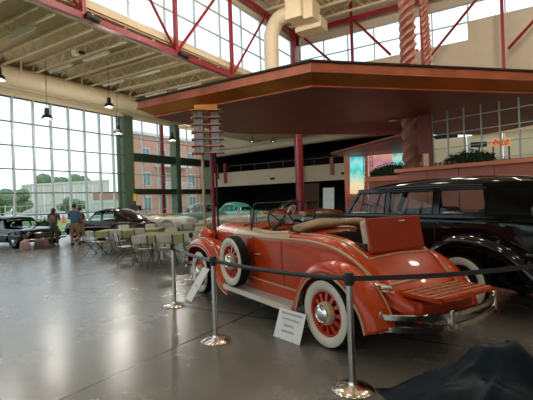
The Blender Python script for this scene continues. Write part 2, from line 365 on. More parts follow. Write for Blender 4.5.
MB().b2(-13.9, XR-.05, YT-.1, YT+.1, 7.8, 8.05).build('bottom_chord', M['red'], t)
for x in (-9.63, -5.0, -.55, 4.0, 8.5):
    MB().b2(x-.09, x+.09, YT-.07, YT+.07, 8, 15.28).build('vertical', M['red'], t)
for a, b in (((-9.5, 14), (-7.0, 11.0)), ((-13.3, 13.6), (-10.9, 11.1)), ((-.9, 14.2), (-4.9, 10.0)), ((3.7, 14), (-.3, 9.9)), ((-5.3, 11), (-7.0, 8)), ((4.3, 14), (8.3, 9.9))):
    MB().tube([(a[0], YT, a[1]), (b[0], YT, b[1])], .085, 4).build('diagonal', M['red'], t)
o = MB().tube([(-9.05, 17.9, 0), (-9.05, 17.9, 7.2)], .155, 14).build('red_column', M['red'], smooth=True)
tag(o, 'free standing bright red round column behind the orange roadster, under the canopy edge', 'column')
# ------------------------------------------------------------------ joists of the low roof
def joist(y, first=None):
    if first: return dup(first, (0, y, 0))
    t = thing('roof_joist', 'cream open web joist across the low left roof', 'joist', (0, y, 0), 0, 'joists of the low left roof')
    MB().b2(XL, XT-.2, -.05, .05, 9.28, 9.37).build('top_chord', M['joist'], t)
    MB().b2(XL, XT-.2, -.045, .045, 8.72, 8.80).build('bottom_chord', M['joist'], t)
    mb = MB(); n = 20; L = (XT-.2-XL)/n; s = 0
    for i in range(n): mb.tube([(XL+i*L, 0, 8.8 if s else 9.3), (XL+(i+1)*L, 0, 9.3 if s else 8.8)], .022, 5); s = 1-s
    mb.build('web', M['joist'], t); return t
j0 = joist(2.4); y = 4.0
while y < YB: joist(y, j0); y += 1.62
def fixt(x, y, first=None, lab=None):
    if first: return dup(first, (x, y, 8.62))
    t = thing('strip_light', 'unlit white strip light hung between the joists of the low roof', 'ceiling light', (x, y, 8.62), 0, 'strip lights under the low roof')
    MB().box((0, 0, 0), (1.9, .13, .07)).build('housing', M['tube'], t, bevel=.01)
    MB().box((0, 0, -.06), (1.8, .05, .05)).build('tube', M['whitetrim'], t)
    MB().cyl((-.8, 0, .03), (-.8, 0, .75), .008, n=5).cyl((.8, 0, .03), (.8, 0, .75), .008, n=5).build('hanger', M['joist'], t)
    return t
f0 = fixt(-18.0, 4.8)
for y in (7.3, 8.9, 12.2, 15.4, 18.6, 21.9, 25.1): fixt(-16.6, y, f0)
for y in (8.9, 12.2, 15.4, 18.6, 21.9): fixt(-19.4, y, f0)
# joists of the high roof
def hjoist(y, first=None):
    if first: return dup(first, (0, y, 0))
    t = thing('roof_joist', 'deep cream open web joist under the high roof', 'joist', (0, y, 0), 0, 'joists of the high roof')
    MB().b2(-14.3, XR, -.07, .07, 15.1, 15.28).build('top_chord', M['joist'], t)
    MB().b2(-14.3, XR, -.06, .06, 14.35, 14.47).build('bottom_chord', M['joist'], t)
    mb = MB(); n = 30; L = (XR+14.3)/n; s = 0
    for i in range(n): mb.tube([(-14.3+i*L, 0, 14.4 if s else 15.2), (-14.3+(i+1)*L, 0, 15.2 if s else 14.4)], .03, 5); s = 1-s
    mb.build('web', M['joist'], t); return t
j0 = hjoist(16.5)
for y in (18.3, 20.1, 21.9, 23.7, 25.5, 27.1): hjoist(y, j0)
mb = MB()
for x in range(-13, 11, 2): mb.b2(x-.05, x+.05, 14, YB, 14.9, 15.0)
struct('trim_4', mb, M['joist'])
# ------------------------------------------------------------------ ducts
t = thing('round_duct', 'long round cream air duct under the low roof, along the glass wall', 'air duct', (-21.7, 0, 8.36))
MB().tube([(0, YN+.2, 0), (0, YB-.1, 0)], .5, 20).build('duct_tube', M['duct'], t, smooth=True)
for i in range(8): MB().b2(-.52, .52, 1+i*3.4, 1.05+i*3.4, -.02, .02).b2(-.52, -.49, 1+i*3.4, 1.05+i*3.4, 0, 1.03).b2(.49, .52, 1+i*3.4, 1.05+i*3.4, 0, 1.03).build('hanger_strap', M['joist'], t)
t = thing('large_duct', 'huge cream air duct bending from a riser into square boxes by the corner', 'air duct')
path = cr([(-12.66, 21.7, 6.6), (-12.66, 21.7, 8), (-12.66, 21.7, 10.9), (-12.6, 21.7, 11.8), (-12.2, 21.65, 12.4), (-11.7, 21.6, 12.6), (-10.6, 21.6, 12.6)], 4)
MB().tube(path, .45, 20, up=(0, 1, 0)).build('riser', M['duct'], t, smooth=True)
for z in (8.6, 10.6): MB().cyl((-12.66, 21.7, z), (-12.66, 21.7, z+.06), .465, n=20).build('seam_ring', M['duct'], t)
MB().b2(-11.25, -10.25, 21.0, 22.3, 12.05, 13.6).build('junction_box', M['duct'], t, bevel=.02)
for hx in (-11.1, -10.4): MB().cyl((hx, 21.2, 13.5), (hx, 21.2, 15.29), .03, n=6).build('hanger_rod', M['joist'], t)
MB().b2(-10.3, -9.7, 21.4, 22.5, 12.0, 13.1).build('branch_box', M['duct'], t, bevel=.02)
MB().b2(-11.3, -9.6, 22.3, 23.3, 11.75, 12.4).build('lower_box', M['duct'], t, bevel=.02)
# ------------------------------------------------------------------ pendant lamps
def pendant(p, top, lab, first=None):
    if first: q = dup(first, p, label=lab)
    else:
        q = thing('pendant_lamp', lab, 'lamp', p, 0, 'black pendant lamps over the left bay')
        MB().lathe([(.05, .42), (.09, .40), (.12, .2), (.10, .14), (.19, .06), (.26, -.10), (.24, -.10), (.17, .04), (.01, .10)], n=18).build('shade', M['blackmatte'], q, smooth=True)
        MB().lathe([(.01, .06), (.10, .02), (.12, -.05), (.01, -.08)], n=12).build('bulb', M['lamp'], q, smooth=True)
        MB().cyl((0, 0, .42), (0, 0, 2.6), .012, n=5).build('cord', M['blackmatte'], q)
    return q
p0 = pendant((-17, 8.15, 6.75), 9, 'black pendant lamp at the left edge of the photo, nearest of the hanging lamps')
pendant((-18.5, 10.9, 5.85), 9, 'black pendant lamp hanging before the second bay of the pale glass wall', p0)
pendant((-18.5, 14.32, 7.0), 9, 'black pendant lamp hanging highest, over the middle of the glass wall', p0)
pendant((-18.5, 14.84, 5.65), 9, 'black pendant lamp hanging low just left of the green framed glass', p0)
pendant((-18.5, 18.92, 5.7), 9, 'black pendant lamp hanging just left of the canopy tip', p0)
for k, (px, Y, z) in enumerate(((-.68, 22, 4.85), (.45, 23, 4.95))):
    x, y = cw(px, Y); qq = pendant((x, y, z), 9, ['pendant lamp seen under the canopy, left of the red column', 'pendant lamp seen under the canopy, nearest the red column'][k], p0); qq.scale = (.62, .62, .62); qq['group'] = 'pendant lamps before the gallery'
def fill_bay(p, first=None):  # fill lamps added to brighten the hall, shaped as high bays
    if first: return dup(first, p)
    q = thing('fill_lamp', 'added white fill lamp in high bay form under the high roof', 'lamp', p, 0, 'added fill lamps under the high roof')
    MB().lathe([(.06, .5), (.10, .45), (.14, .3), (.42, .0), (.40, 0), (.12, .28)], n=20).build('shade', M['whitetrim'], q, smooth=True)
    MB().lathe([(.001, .16), (.16, .12), (.30, .02), (.001, -.01)], n=16).build('bulb', M['lamp'], q, smooth=True)
    MB().cyl((0, 0, .5), (0, 0, 2.0), .015, n=5).build('cord', M['joist'], q); return q
FILL_POS = [(x, y, 12.4) for x in (-10, -4.5, 1, 6.5) for y in (-6, 0, 6, 11.5, 16.8, 24.6)]
FILL_POS = [p for p in FILL_POS if p[1] < 24 or p[0] > 0]
h0 = fill_bay(FILL_POS[0])
for p in FILL_POS[1:]: fill_bay(p, h0)
t = thing('security_camera', 'small white box camera with black lens under the low roof joists', 'camera', (-16.6, 11.2, 8.5))
MB().box((0, 0, 0), (.35, .22, .2)).build('housing', M['tube'], t); MB().cyl((.15, .08, 0), (.34, .18, -.04), .08).build('lens', M['blackmatte'], t)
MB().cyl((0, 0, .1), (0, 0, .6), .02).build('mount', M['tube'], t)
# ------------------------------------------------------------------ canopy
t = thing('copper_canopy', 'large angular copper clad canopy roof spanning above the cars', 'canopy')
OUT = [(-10.0, 8.75), (-4.05, 8.75), (4.6, 17.4), (-1.4, 22.2), (-9.5, 14.1), (-10.0, 13.2)]
def inset(P, d):
    n = len(P); R = []
    for i in range(n):
        a, b, c = Vector(P[i-1]), Vector(P[i]), Vector(P[(i+1) % n])
        e1 = (b-a).normalized(); e2 = (c-b).normalized(); n1 = Vector((-e1.y, e1.x)); n2 = Vector((-e2.y, e2.x))
        m = (n1+n2).normalized(); R.append(tuple(b + m*d/max(.3, m.dot(n1))))
    return R
IN = inset(OUT, .36); TOPI = inset(OUT, -.03)
MB().prism(inset(OUT, .02), 4.62, 4.84).build('fascia_board', M['copper'], t, bevel=.01)
MB().prism(TOPI, 4.84, 4.89).build('roof_edge', M['edge'], t)
MB().grid([[(*p, 4.62) for p in OUT], [(*p, 4.40) for p in IN]], closed=True).build('inner_fascia', M['copper_gold'], t)
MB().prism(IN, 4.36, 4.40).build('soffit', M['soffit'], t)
mb = MB(); R2 = inset(OUT, .40)
for i in range(6): mb.tube([(*IN[i], 4.37), (*IN[(i+1) % 6], 4.37)], .028, 6)
mb.build('trim_rail', M['copper'], t)
mb = MB(); R2 = inset(OUT, .16)
for i in range(6): mb.tube([(*OUT[i], 4.61), (*OUT[(i+1) % 6], 4.61)], .022, 6)
mb.build('trim_rail', M['copper'], t)
for dx in (-.62, .55):
    x, y = cw(5.2+dx, 14.6); MB().box((x, y, 4.33), (.30, .22, .05), rz=-.55).build('soffit_light', M['steel'], t)
# second, tilted canopy further back
def dp(px, py, Dp):                                 # point seen along a sight line of the photo, Dp metres ahead
    a = math.radians(2); dx, dy = px-266.5, py-200; u = dx*math.cos(a)-dy*math.sin(a); v = dx*math.sin(a)+dy*math.cos(a)
    x, y = cw(u/410*Dp, Dp); return (x, y, 1.65-v/410*Dp)
t = thing('tilted_awning', 'smaller tilted copper awning behind the twisted column, above the bright murals', 'awning')
P1, P2, P3, P4 = dp(331, 155, 17.3), dp(412, 135, 16.2), dp(414, 152, 20), dp(352, 157, 20)
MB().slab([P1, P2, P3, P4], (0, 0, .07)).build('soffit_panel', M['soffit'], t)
MB().slab([P1, P2, dp(412, 130.5, 16.2), dp(331, 152.5, 17.3)], (.05, .08, 0)).build('fascia', M['copper'], t)
# ------------------------------------------------------------------ twisted copper columns
def twist(x, y, z0, z1, side, pitch, name, label, bend=None):
    mb = MB(); rows = []; n = int((z1-z0)/.05)
    for i in range(n+1):
        z = z0 + (z1-z0)*i/n; a = (z-z0)/pitch*PI/2; row = []
        cx, cy = (x, y) if not bend else (x+bend[0]*((i/n)**2), y+bend[1]*((i/n)**2))
        for k in range(16):
            th = a + 2*PI*k/16; kk = k % 4; r = side/2*(1.22, 1.0, .86, 1.0)[kk]
            row.append((cx+r*math.cos(th), cy+r*math.sin(th), z))
        rows.append(row)
    mb.grid(rows, True, capends=True); return mb
t = thing('twisted_column', 'thick twisted pink copper column passing up through the large canopy', 'column')
x, y = cw(5.27, 14.7)
twist(x, y, 2.5, 4.36, .56, .42, '', '').build('lower_shaft', M['copper_pink'], t, smooth=True, angle=30)
twist(x, y, 4.89, 14.3, .50, .30, '', '').build('upper_shaft', M['copper_pink'], t, smooth=True, angle=30)
t = thing('twisted_column', 'thin twisted red copper column above the canopy, right of the thick one', 'column')
x, y = cw(6.45, 15.8)
twist(x, y, 4.89, 14.3, .26, .22, '', '', bend=(-.6, -.1)).build('shaft', M['copper_pink'], t, smooth=True, angle=30)
# ------------------------------------------------------------------ stacked glass column of plates on poles
t = thing('stacked_glass_column', 'pair of stacked green glass blocks between copper plates, holding the canopy corner on thin poles', 'column', (*cw(-1.62, 11.5), 0), .555)
for k, z in enumerate([3.02, 3.21, 3.40, 3.60, 3.80, 4.0, 4.2]):
    MB().box((-.20, 0, z), (.44, .44, .03), rz=.2).box((.24, .1, z+.01), (.42, .42, .03), rz=-.1).build('plate', M['copper'], t)
    if z < 4.1:
        MB().box((-.20, 0, z+.1), (.26, .26, .15)).build('glass_block', M['glassblock'], t)
        MB().box((.24, .1, z+.1), (.24, .24, .15)).build('glass_block', M['glassblock'], t)
MB().b2(-.30, .34, -.12, .2, 4.2, 4.36).build('cap', M['copper_gold'], t)
MB().cyl((-.12, 0, 0), (-.14, 0, 4.2), .042).build('pole', M['tan'], t, smooth=True)
MB().cyl((.12, .03, 0), (.12, .03, 4.2), .055).build('pole', M['red'], t, smooth=True)
MB().cyl((.24, .1, 0), (.21, .1, 4.2), .03).build('pole', M['blackmatte'], t, smooth=True)
MB().cyl((.06, 0, 0), (.06, 0, .03), .26, n=24).build('base_plate', M['blackmatte'], t)
# ------------------------------------------------------------------ planter wall, screen, murals at the right
ang = math.atan2(-1.15, 3.6)
t = thing('planter_wall', 'pink copper wall with a projecting copper ledge behind the black sedan', 'wall', (-2.75, 14.55, 0), ang)
MB().b2(-.9, 7.5, 0, .45, 0, 2.44).build('wall_body', M['pinkwall'], t)
MB().b2(-1.0, 7.6, -.14, .55, 2.44, 2.58).build('ledge', M['copper'], t, bevel=.015)
mb = MB()
for i in range(1, 8): mb.b2(-.9+i*1.05-.01, -.9+i*1.05+.01, -.006, 0, 0, 2.44)
mb.build('panel_joint', M['edge'], t)
t = thing('grid_screen', 'dark metal grid screen standing on the copper ledge under the canopy', 'screen', (-2.75, 14.75, 2.58), ang)
mb = MB()
for i in range(8):
    x = .35 + i*.52; mb.b2(x-.018, x+.018, -.02, .02, 0, 1.76)
mb.build('upright', M['frame'], t)
mb = MB()
for k in range(4): mb.b2(.35, 4.0, -.015, .015, .1+k*.46-.012, .1+k*.46+.012)
mb.build('crossbar', M['frame'], t)
t2 = thing('copper_screen', 'dark copper panel with small cut-out between twisted column and grid screen', 'panel', (-2.75, 14.7, 2.58), ang)
MB().b2(-.15, .33, -.03, .03, .45, 1.76).b2(.22, .33, -.035, .035, 0, .45).build('sheet', M['soffit'], t2)
def shrub(name, label, loc, rz, L, H, n, seed, group=None):
    random.seed(seed); mb = MB()
    t = thing(name, label, 'plant', loc, rz, group)
    for i in range(n):
        x = random.uniform(-L/2, L/2); h = H*(1-(2*x/L)**2*.55); z = random.uniform(.05, h); y = random.uniform(-.13, .13)
        a = random.uniform(0, 2*PI); e = random.uniform(-.6, .9); l = random.uniform(.06, .13); w_ = l*.32
        d = Vector((math.cos(a)*math.cos(e), math.sin(a)*math.cos(e), math.sin(e))); s = d.cross(Vector((0, 0, 1))).normalized()
        p = Vector((x, y, z)); mb.add([p, p+d*l*.5+s*w_, p+d*l+Vector((0, 0, -.02)), p+d*l*.5-s*w_], [(0, 1, 2, 3)])
    for i in range(int(L/.11)):
        x = -L/2+.06+i*.11; hh = H*(1-(2*x/L)**2*.55)*.8; mb.blob((x, random.uniform(-.02, .02), hh*.5), .1, 8, (1, .9, hh*5), .2)
    mb.build('foliage', M['plant'], t)
    sm = MB()
    for i in range(12):
        x = random.uniform(-L/2, L/2)*.8; sm.cyl((x*.7, 0, 0), (x, random.uniform(-.1, .1), H*.7), .008, n=4)
    sm.build('stem', M['plant'], t); return t
random.seed(3)
c, s = math.cos(ang), math.sin(ang)
shrub('ledge_plant', 'bushy dark green plant on the copper ledge before the grid screen', (-2.75+c*1.55+.1*s, 14.55+s*1.55+.1*c, 2.58), ang, 1.5, .42, 520, 1)
for k in range(5):
    xx = .45+k*.16; o = MB().blob((-2.75+c*xx, 14.55+s*xx, 2.64), .055, 8).build('stone_ornament', M['pinkwall'], smooth=True)
    tag(o, 'small round stone in the row on the copper ledge left of the bushy plant', 'ornament', 'stones on the copper ledge')
# left planter further back
a = dp(368, 177, 17); b = dp(412, 172.5, 16)
an2 = math.atan2(b[1]-a[1], b[0]-a[0]); L2 = math.hypot(b[0]-a[0], b[1]-a[1])
t = thing('planter_box', 'copper planter trough left of the twisted column, on a pink wall', 'planter', (a[0], a[1], 0), an2)
MB().b2(0, L2+.3, 0, .5, 0, 2.25).build('wall_body', M['pinkwall'], t)
MB().b2(-.1, L2+.3, -.12, .55, 2.25, a[2]).build('trough', M['copper'], t, bevel=.01)
MB().b2(.0, L2+.3, -.02, .45, a[2]-.02, a[2]+.02).build('soil', M['dark'], t)
shrub('ledge_plant', 'dark leafy plant filling the planter trough left of the twisted column', (a[0]+math.cos(an2)*L2*.5, a[1]+math.sin(an2)*L2*.5+.2, a[2]), an2, L2*.95, .55, 620, 2)
def board(name, label, q, m, cat='mural', th=.06):
    P = [Vector(p) for p in q]; nrm = (P[1]-P[0]).cross(P[2]-P[0]).normalized()*th
    c0 = P[0].copy(); mb = MB().slab([p-c0 for p in P], nrm); o = mb.build(name, m); o.location = c0; tag(o, label, cat); return o
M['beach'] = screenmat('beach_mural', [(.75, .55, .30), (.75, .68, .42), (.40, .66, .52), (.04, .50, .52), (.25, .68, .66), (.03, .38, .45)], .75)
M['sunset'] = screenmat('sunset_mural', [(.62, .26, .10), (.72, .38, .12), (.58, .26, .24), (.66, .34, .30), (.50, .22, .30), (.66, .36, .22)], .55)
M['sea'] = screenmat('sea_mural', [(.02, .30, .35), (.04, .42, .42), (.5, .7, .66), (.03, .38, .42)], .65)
board('beach_banner', 'tall bright turquoise and yellow beach mural at the left of the display wall', [dp(350, 194, 21), dp(364.5, 194, 21), dp(364.5, 157, 21), dp(350, 157, 21)], M['beach'])
board('sunset_mural', 'pink and orange sunset mural between the turquoise ones', [dp(368, 200, 20.5), dp(392, 200, 20.5), dp(392, 154, 20.5), dp(368, 154, 20.5)], M['sunset'])
board('sea_mural', 'small turquoise sea mural right beside the twisted column', [dp(392.5, 172, 20.4), dp(407, 172, 20.4), dp(407, 153, 20.4), dp(392.5, 153, 20.4)], M['sea'])
for k, px in enumerate((366, 372.5)):
    p = dp(px, 200, 19.6); t = thing('ladder_rack', ['thin dark ladder-like rack before the gap between the murals', 'thin dark ladder-like rack before the sunset mural'][k], 'rack', (p[0], p[1], 0), .555)
    MB().cyl((-.06, 0, 0), (-.06, 0, 3.7), .015, n=6).cyl((.06, 0, 0), (.06, 0, 3.7), .015, n=6).build('rail', M['blackmatte'], t)
    mb = MB()
    for i in range(17): mb.cyl((-.06, 0, .3+i*.2), (.06, 0, .3+i*.2), .012, n=5)
    mb.build('rung', M['blackmatte'], t)
a = dp(346, 200, 21.3); b = dp(425, 200, 21.3)
t = thing('display_wall', 'pinkish display wall carrying the beach and sunset murals', 'wall')
MB().slab([(a[0], a[1], 0), (b[0], b[1], 0), (b[0], b[1], 3.95), (a[0], a[1], 3.95)], (-.1, .16, 0)).build('panel', M['pinkwall'], t)
# lit sign far behind the grid screen
t = thing('wall_sign', 'orange lit sign with red script seen through the grid screen', 'sign', (0, 0, 0))
q = [dp(491, 146.5, 19), dp(511, 145.5, 19), dp(511, 137.5, 19), dp(491, 138.5, 19)]
M['signface'] = mat('orange_sign', (.62, .33, .14), .6, emit=(.75, .38, .14), es=.6, var=.05)
M['signred'] = mat('red_script', (.45, .03, .03), .5, emit=(.5, .03, .03), es=.5, var=.05)
MB().slab(q, (-.03, .06, 0)).build('face', M['signface'], t)
mb = MB()
pts = [dp(493+i*.8, 142+2.2*math.sin(i*1.3)-.6*math.cos(i*2.1), 18.96) for i in range(21)]
mb.tube(cr(pts, 3), .022, 5); mb.tube([dp(494, 145.3, 18.96), dp(508, 144.4, 18.96)], .015, 5); mb.build('script', M['signred'], t)
MB().cyl(dp(493, 146, 19.05), (dp(493, 146, 19.05)[0], dp(493, 146, 19.05)[1], 0), .03).cyl(dp(509, 146, 19.05), (dp(509, 146, 19.05)[0], dp(509, 146, 19.05)[1], 0), .03).build('post', M['blackmatte'], t)
t = thing('wall_sign', 'small blue board left of the orange sign', 'sign', (0, 0, 0))
MB().slab([dp(471, 147.5, 19), dp(487, 146.5, 19), dp(487, 141.5, 19), dp(471, 142.5, 19)], (-.03, .06, 0)).build('face', M['blue'], t)
q0 = dp(479, 147, 19.03); MB().cyl(q0, (q0[0], q0[1], 0), .03).build('post', M['blackmatte'], t)
# bits of the gallery: red brackets, dark railing clutter, door and panels below
for k, (px, z0, z1) in enumerate(((219.5, 3.6, 4.9), (227.5, 3.2, 4.9), (321.5, 3.3, 4.6))):
    g = dp(px, 180, 32); gx = XL+1.0+ (px-219.5)/102*10.6
    o = MB().b2(gx-.13, gx+.13, YB-.42, YB-.31, z0, z1).build('red_banner', M['red'])
    tag(o, ['narrow red banner at the left end of the pale gallery parapet', 'second narrow red banner from the left on the gallery parapet', 'narrow red banner on the gallery parapet right of the red column'][k], 'banner')
t = thing('gallery_railing', 'dark railing on top of the pale gallery parapet', 'railing')
MB().b2(XL+2, -6.2, YB-.2, YB-.14, 4.62, 4.68).build('handrail', M['brownpanel'], t)
for i in range(12): MB().b2(XL+2+i*1.35, XL+2.05+i*1.35, YB-.2, YB-.15, 4.12, 4.63).build('post', M['brownpanel'], t)
MB().b2(-10.9, -10.55, YB-.34, YB-.3, 3.3, 3.46).build('x', M['dark']).name = 'wall_plate'
tag(bpy.data.objects['wall_plate'], 'small dark plate on the parapet right of the red column', 'plate')
o = MB().b2(-16.9, -16.5, YB-.34, YB-.3, 3.25, 3.42).build('wall_plate', M['dark']); tag(o, 'small dark plate on the parapet left of the red column', 'plate')
def brd(name, label, cat, q, m): return board(name, label, q, m, cat)
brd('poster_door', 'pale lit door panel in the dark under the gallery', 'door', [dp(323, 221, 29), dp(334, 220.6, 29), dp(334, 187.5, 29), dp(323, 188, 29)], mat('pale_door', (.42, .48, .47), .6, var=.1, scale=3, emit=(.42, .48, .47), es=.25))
brd('brown_panel', 'brown wooden panel in the dark under the gallery, right of the red column', 'panel', [dp(304, 220.5, 30), dp(319, 220.5, 30), dp(319, 183, 30), dp(304, 184, 30)], M['brownpanel'])
# ================================================================== CARS
def wheel(root, x, y, side, R=.385, name='wheel', z=None, tilt=0, style='spoke', wt=.16):
    """side +1: outer face towards +y"""
    z = R if z is None else z; c = (x, y, z); ax = (tilt, side, 0)
    prof = [(R*.70, wt*.42), (R*.80, wt*.50), (R*.92, wt*.47), (R*.985, wt*.36), (R, wt*.2), (R, -wt*.2), (R*.985, -wt*.36), (R*.92, -wt*.47), (R*.80, -wt*.5), (R*.70, -wt*.42), (R*.66, 0), (R*.70, wt*.42)]
    w = MB().lathe(prof, c, ax, 40).build(name, M['rubber'], root, smooth=True)
    if style != 'plain_dark':
        MB().lathe([(R*.665, wt*.38), (R*.70, wt*.47), (R*.78, wt*.54), (R*.87, wt*.54), (R*.935, wt*.475)], c, ax, 40).build('whitewall', M['white'], w, smooth=True)
    if style == 'spoke':
        MB().lathe([(R*.66, wt*.40), (R*.63, wt*.42), (R*.60, wt*.34), (R*.585, wt*.1), (R*.60, -wt*.3), (R*.66, -wt*.35)], c, ax, 36).build('rim', M['spoke'], w, smooth=True)
        mb = MB(); A = Vector(ax).normalized(); X = Vector((0, 0, 1)); Y = A.cross(X); cc = Vector(c)
        for k in range(12):
            t = 2*PI*k/12; d = X*math.cos(t)+Y*math.sin(t); n = -X*math.sin(t)+Y*math.cos(t)
            p0 = cc + d*R*.26 + A*wt*.34; p1 = cc + d*R*.61 + A*wt*.22; th = A*.035
            mb.add([p0-n*.012, p0+n*.012, p1+n*.024, p1-n*.024, p0-n*.012-th, p0+n*.012-th, p1+n*.024-th, p1-n*.024-th], [(0,1,2,3), (4,7,6,5), (0,4,5,1), (1,5,6,2), (2,6,7,3), (3,7,4,0)])
        mb.build('spokes', M['spoke'], w)
        MB().lathe([(.01, -.05), (R*.6, -.05)], c, ax, 30).build('brake_drum', M['blackmatte'], w)
        MB().lathe([(R*.34, wt*.2), (R*.335, wt*.45), (R*.30, wt*.66), (R*.27, wt*.70)], c, ax, 32).build('hub', M['leather'], w, smooth=True)
        MB().lathe([(R*.27, wt*.70), (R*.26, wt*.78), (R*.22, wt*.84), (R*.20, wt*.80), (R*.16, wt*.86), (R*.08, wt*.90), (.001, wt*.91)], c, ax, 32).build('hubcap', M['chrome'], w, smooth=True)
    elif style == 'disc':
        MB().lathe([(R*.66, wt*.38), (R*.55, wt*.40), (R*.5, wt*.30), (R*.35, wt*.34)], c, ax, 28).build('rim', M['black'], w, smooth=True)
        MB().lathe([(R*.36, wt*.34), (R*.30, wt*.48), (R*.15, wt*.56), (.001, wt*.58)], c, ax, 28).build('hubcap', M['chrome'], w, smooth=True)
    elif style == 'plain_dark':
        MB().lathe([(R*.66, wt*.38), (R*.5, wt*.30), (R*.35, wt*.34)], c, ax, 20).build('rim', M['black'], w, smooth=True)
        MB().lathe([(R*.36, wt*.34), (R*.30, wt*.48), (.001, wt*.56)], c, ax, 20).build('hubcap', M['chrome'], w, smooth=True)
    return w
def fender(root, path, ys, drops, m, name='fender', n=4, piping=None):
    """path: (x,z) polyline front to back; ys: cross positions; drops: inward offset"""
    P = cr([(a, b) for a, b in path], n); rows = []; edge = []; inner = []
    for i, p in enumerate(P):
        a, b = P[max(i-1, 0)], P[min(i+1, len(P)-1)]; t = Vector((b[0]-a[0], b[1]-a[1])).normalized(); nn = Vector((t.y, -t.x))
        row = [(p[0]-nn.x*d, y, p[1]-nn.y*d) for y, d in zip(ys, drops)]; rows.append(row); edge.append(row[-1]); inner.append(row[1])
    o = MB().grid(rows).build(name, m, root, smooth=True, angle=80, solid=.012)
    return o, edge, rows
ROAD_O = (-1.4815, 4.8707, 0); ROAD_H = 2.67759
R0 = thing('roadster', 'orange 1930s open roadster with tan trim and whitewall tyres, nearest car', 'car', ROAD_O, ROAD_H)
# ---- body shell stations: x, zb, wlow, wmid, wbelt, zA, wB, zB, zC
ST = [(2.66, .40, .46, .53, .55, 1.10, .45, 1.20, 1.27), (2.3, .36, .54, .60, .61, 1.12, .52, 1.21, 1.28), (1.9, .34, .58, .65, .65, 1.125, .57, 1.20, 1.26),
      (1.5, .34, .60, .67, .675, 1.12, .60, 1.18, 1.23), (1.2, .34, .61, .68, .68, 1.125, .60, 1.18, 1.24), (.92, .34, .62, .685, .68, 1.13, .59, 1.20, 1.25), (.6, .36, .62, .685, .67, 1.135, .57, 1.20, 1.24),
      (.3, .38, .62, .68, .655, 1.12, .54, 1.19, 1.225), (0, .40, .60, .67, .63, 1.07, .52, 1.145, 1.175), (-.25, .42, .58, .65, .61, .97, .50, 1.045, 1.07),
      (-.45, .43, .55, .61, .575, .83, .47, .895, .91), (-.65, .44, .50, .54, .52, .66, .43, .715, .73), (-.82, .44, .44, .46, .45, .56, .38, .60, .61), (-.92, .44, .38, .38, .37, .50, .32, .52, .53)]
SS = cr(ST, 4)
def ring(s):
    x, zb, wl, wm, wb, zA, wB, zB, zC = s; zm = zb+(zA-zb)*.5; e = .41 if wB > .45 else wB*.85
    k = 1-(e/wB)**2
    ctrl = [(0, zb), (wl*.8, zb), (wl, zb+.04), (wm, zm), (wb+.008, zA-.09), (wb, zA), ((wb+wB)/2+.012, (zA+zB)/2+.016), (wB, zB), (e, zB+(zC-zB)*max(.08, k*.9)), (e*.5, zC-(zC-zB)*.22), (0, zC)]
    c = ctrl[:3] + cr(ctrl[2:], 3)[1:]
    return x, c
RG = [ring(s) for s in SS]; NC = len(RG[0][1])
# indices on the smooth part: ctrl i (i>=2) sits at 2+3*(i-2)
iA, iB, iE = 2+9, 2+15, 2+18
half = lambda sg: [[(x, sg*y, z) for y, z in c] for x, c in RG]
def bskip(i, j):
    x = (RG[i][0]+RG[i+1][0])/2
    if j >= iB and .95 < x < 1.92: return True
    if j >= iE and -.26 < x < .44: return True
    return False
mb = MB(); mb.grid(half(1), skip=bskip); mb.grid(half(-1), skip=bskip)
mb.add([(RG[-1][0], y, z) for y, z in RG[-1][1]] + [(RG[-1][0], -y, z) for y, z in RG[-1][1][::-1]], [tuple(range(2*NC))])
mb.build('body', M['orange'], R0, smooth=True, angle=50)
xs = [r[0] for r in RG]
def onbody(x, j, sg=1, off=0):
    for i in range(len(RG)-1):
        if RG[i][0] >= x >= RG[i+1][0]:
            t = (RG[i][0]-x)/(RG[i][0]-RG[i+1][0]); a, b = RG[i][1][j], RG[i+1][1][j]
            return (x, sg*(a[0]+(b[0]-a[0])*t+off), a[1]+(b[1]-a[1])*t+off*.6)
    return (x, sg*(RG[-1][1][j][0]+off), RG[-1][1][j][1])
lin = lambda a, b, n: [a+(b-a)*i/n for i in range(n+1)]
for sg in (1, -1):
    MB().tube([onbody(x, iA, sg, .004) for x in lin(2.64, -.60, 40)], .017, 8).build('belt_moulding', M['tan'], R0, smooth=True)
    MB().tube([onbody(x, iB, sg, .002) for x in lin(.72, -.34, 20)] , .015, 8).build('deck_moulding', M['tan'], R0, smooth=True)
    # wide tan cowl and cockpit reveal between the two lines
    mb = MB(); mb.grid([[onbody(x, j, sg, .006) for j in range(iA, iB+2)] for x in lin(2.64, .86, 30)]); mb.build('belt_panel', M['tan'], R0, smooth=True)
    MB().tube([onbody(x, iB, sg, .012) for x in lin(1.93, .93, 14)], .030, 8).build('cockpit_roll', M['leather'], R0, smooth=True)
    # inner cockpit walls
    mb = MB(); mb.grid([[onbody(x, iB, sg, -.01), (x, sg*(onbody(x, iB)[1]-.045), 1.1), (x, sg*(onbody(x, iB)[1]-.05), .5)] for x in lin(1.95, .93, 10)]); mb.build('cockpit_wall', M['orange_dull'], R0, smooth=True)
    # door lines, handle
    for xd in (1.78, 1.02):
        MB().tube([onbody(xd, j, sg, .0015) for j in range(3, iA)], .005, 5).build('door_seam', M['edge'], R0)
    h = onbody(1.62, iA-5, sg, .02); MB().tube([(h[0]+.07, h[1]+sg*.0, h[2]+.0), (h[0]+.06, h[1]+sg*.025, h[2]), (h[0]-.06, h[1]+sg*.03, h[2])], .012, 8).cyl((h[0]+.06, h[1]-sg*.03, h[2]), (h[0]+.06, h[1]+sg*.02, h[2]), .018).build('door_handle', M['chrome'], R0, smooth=True)
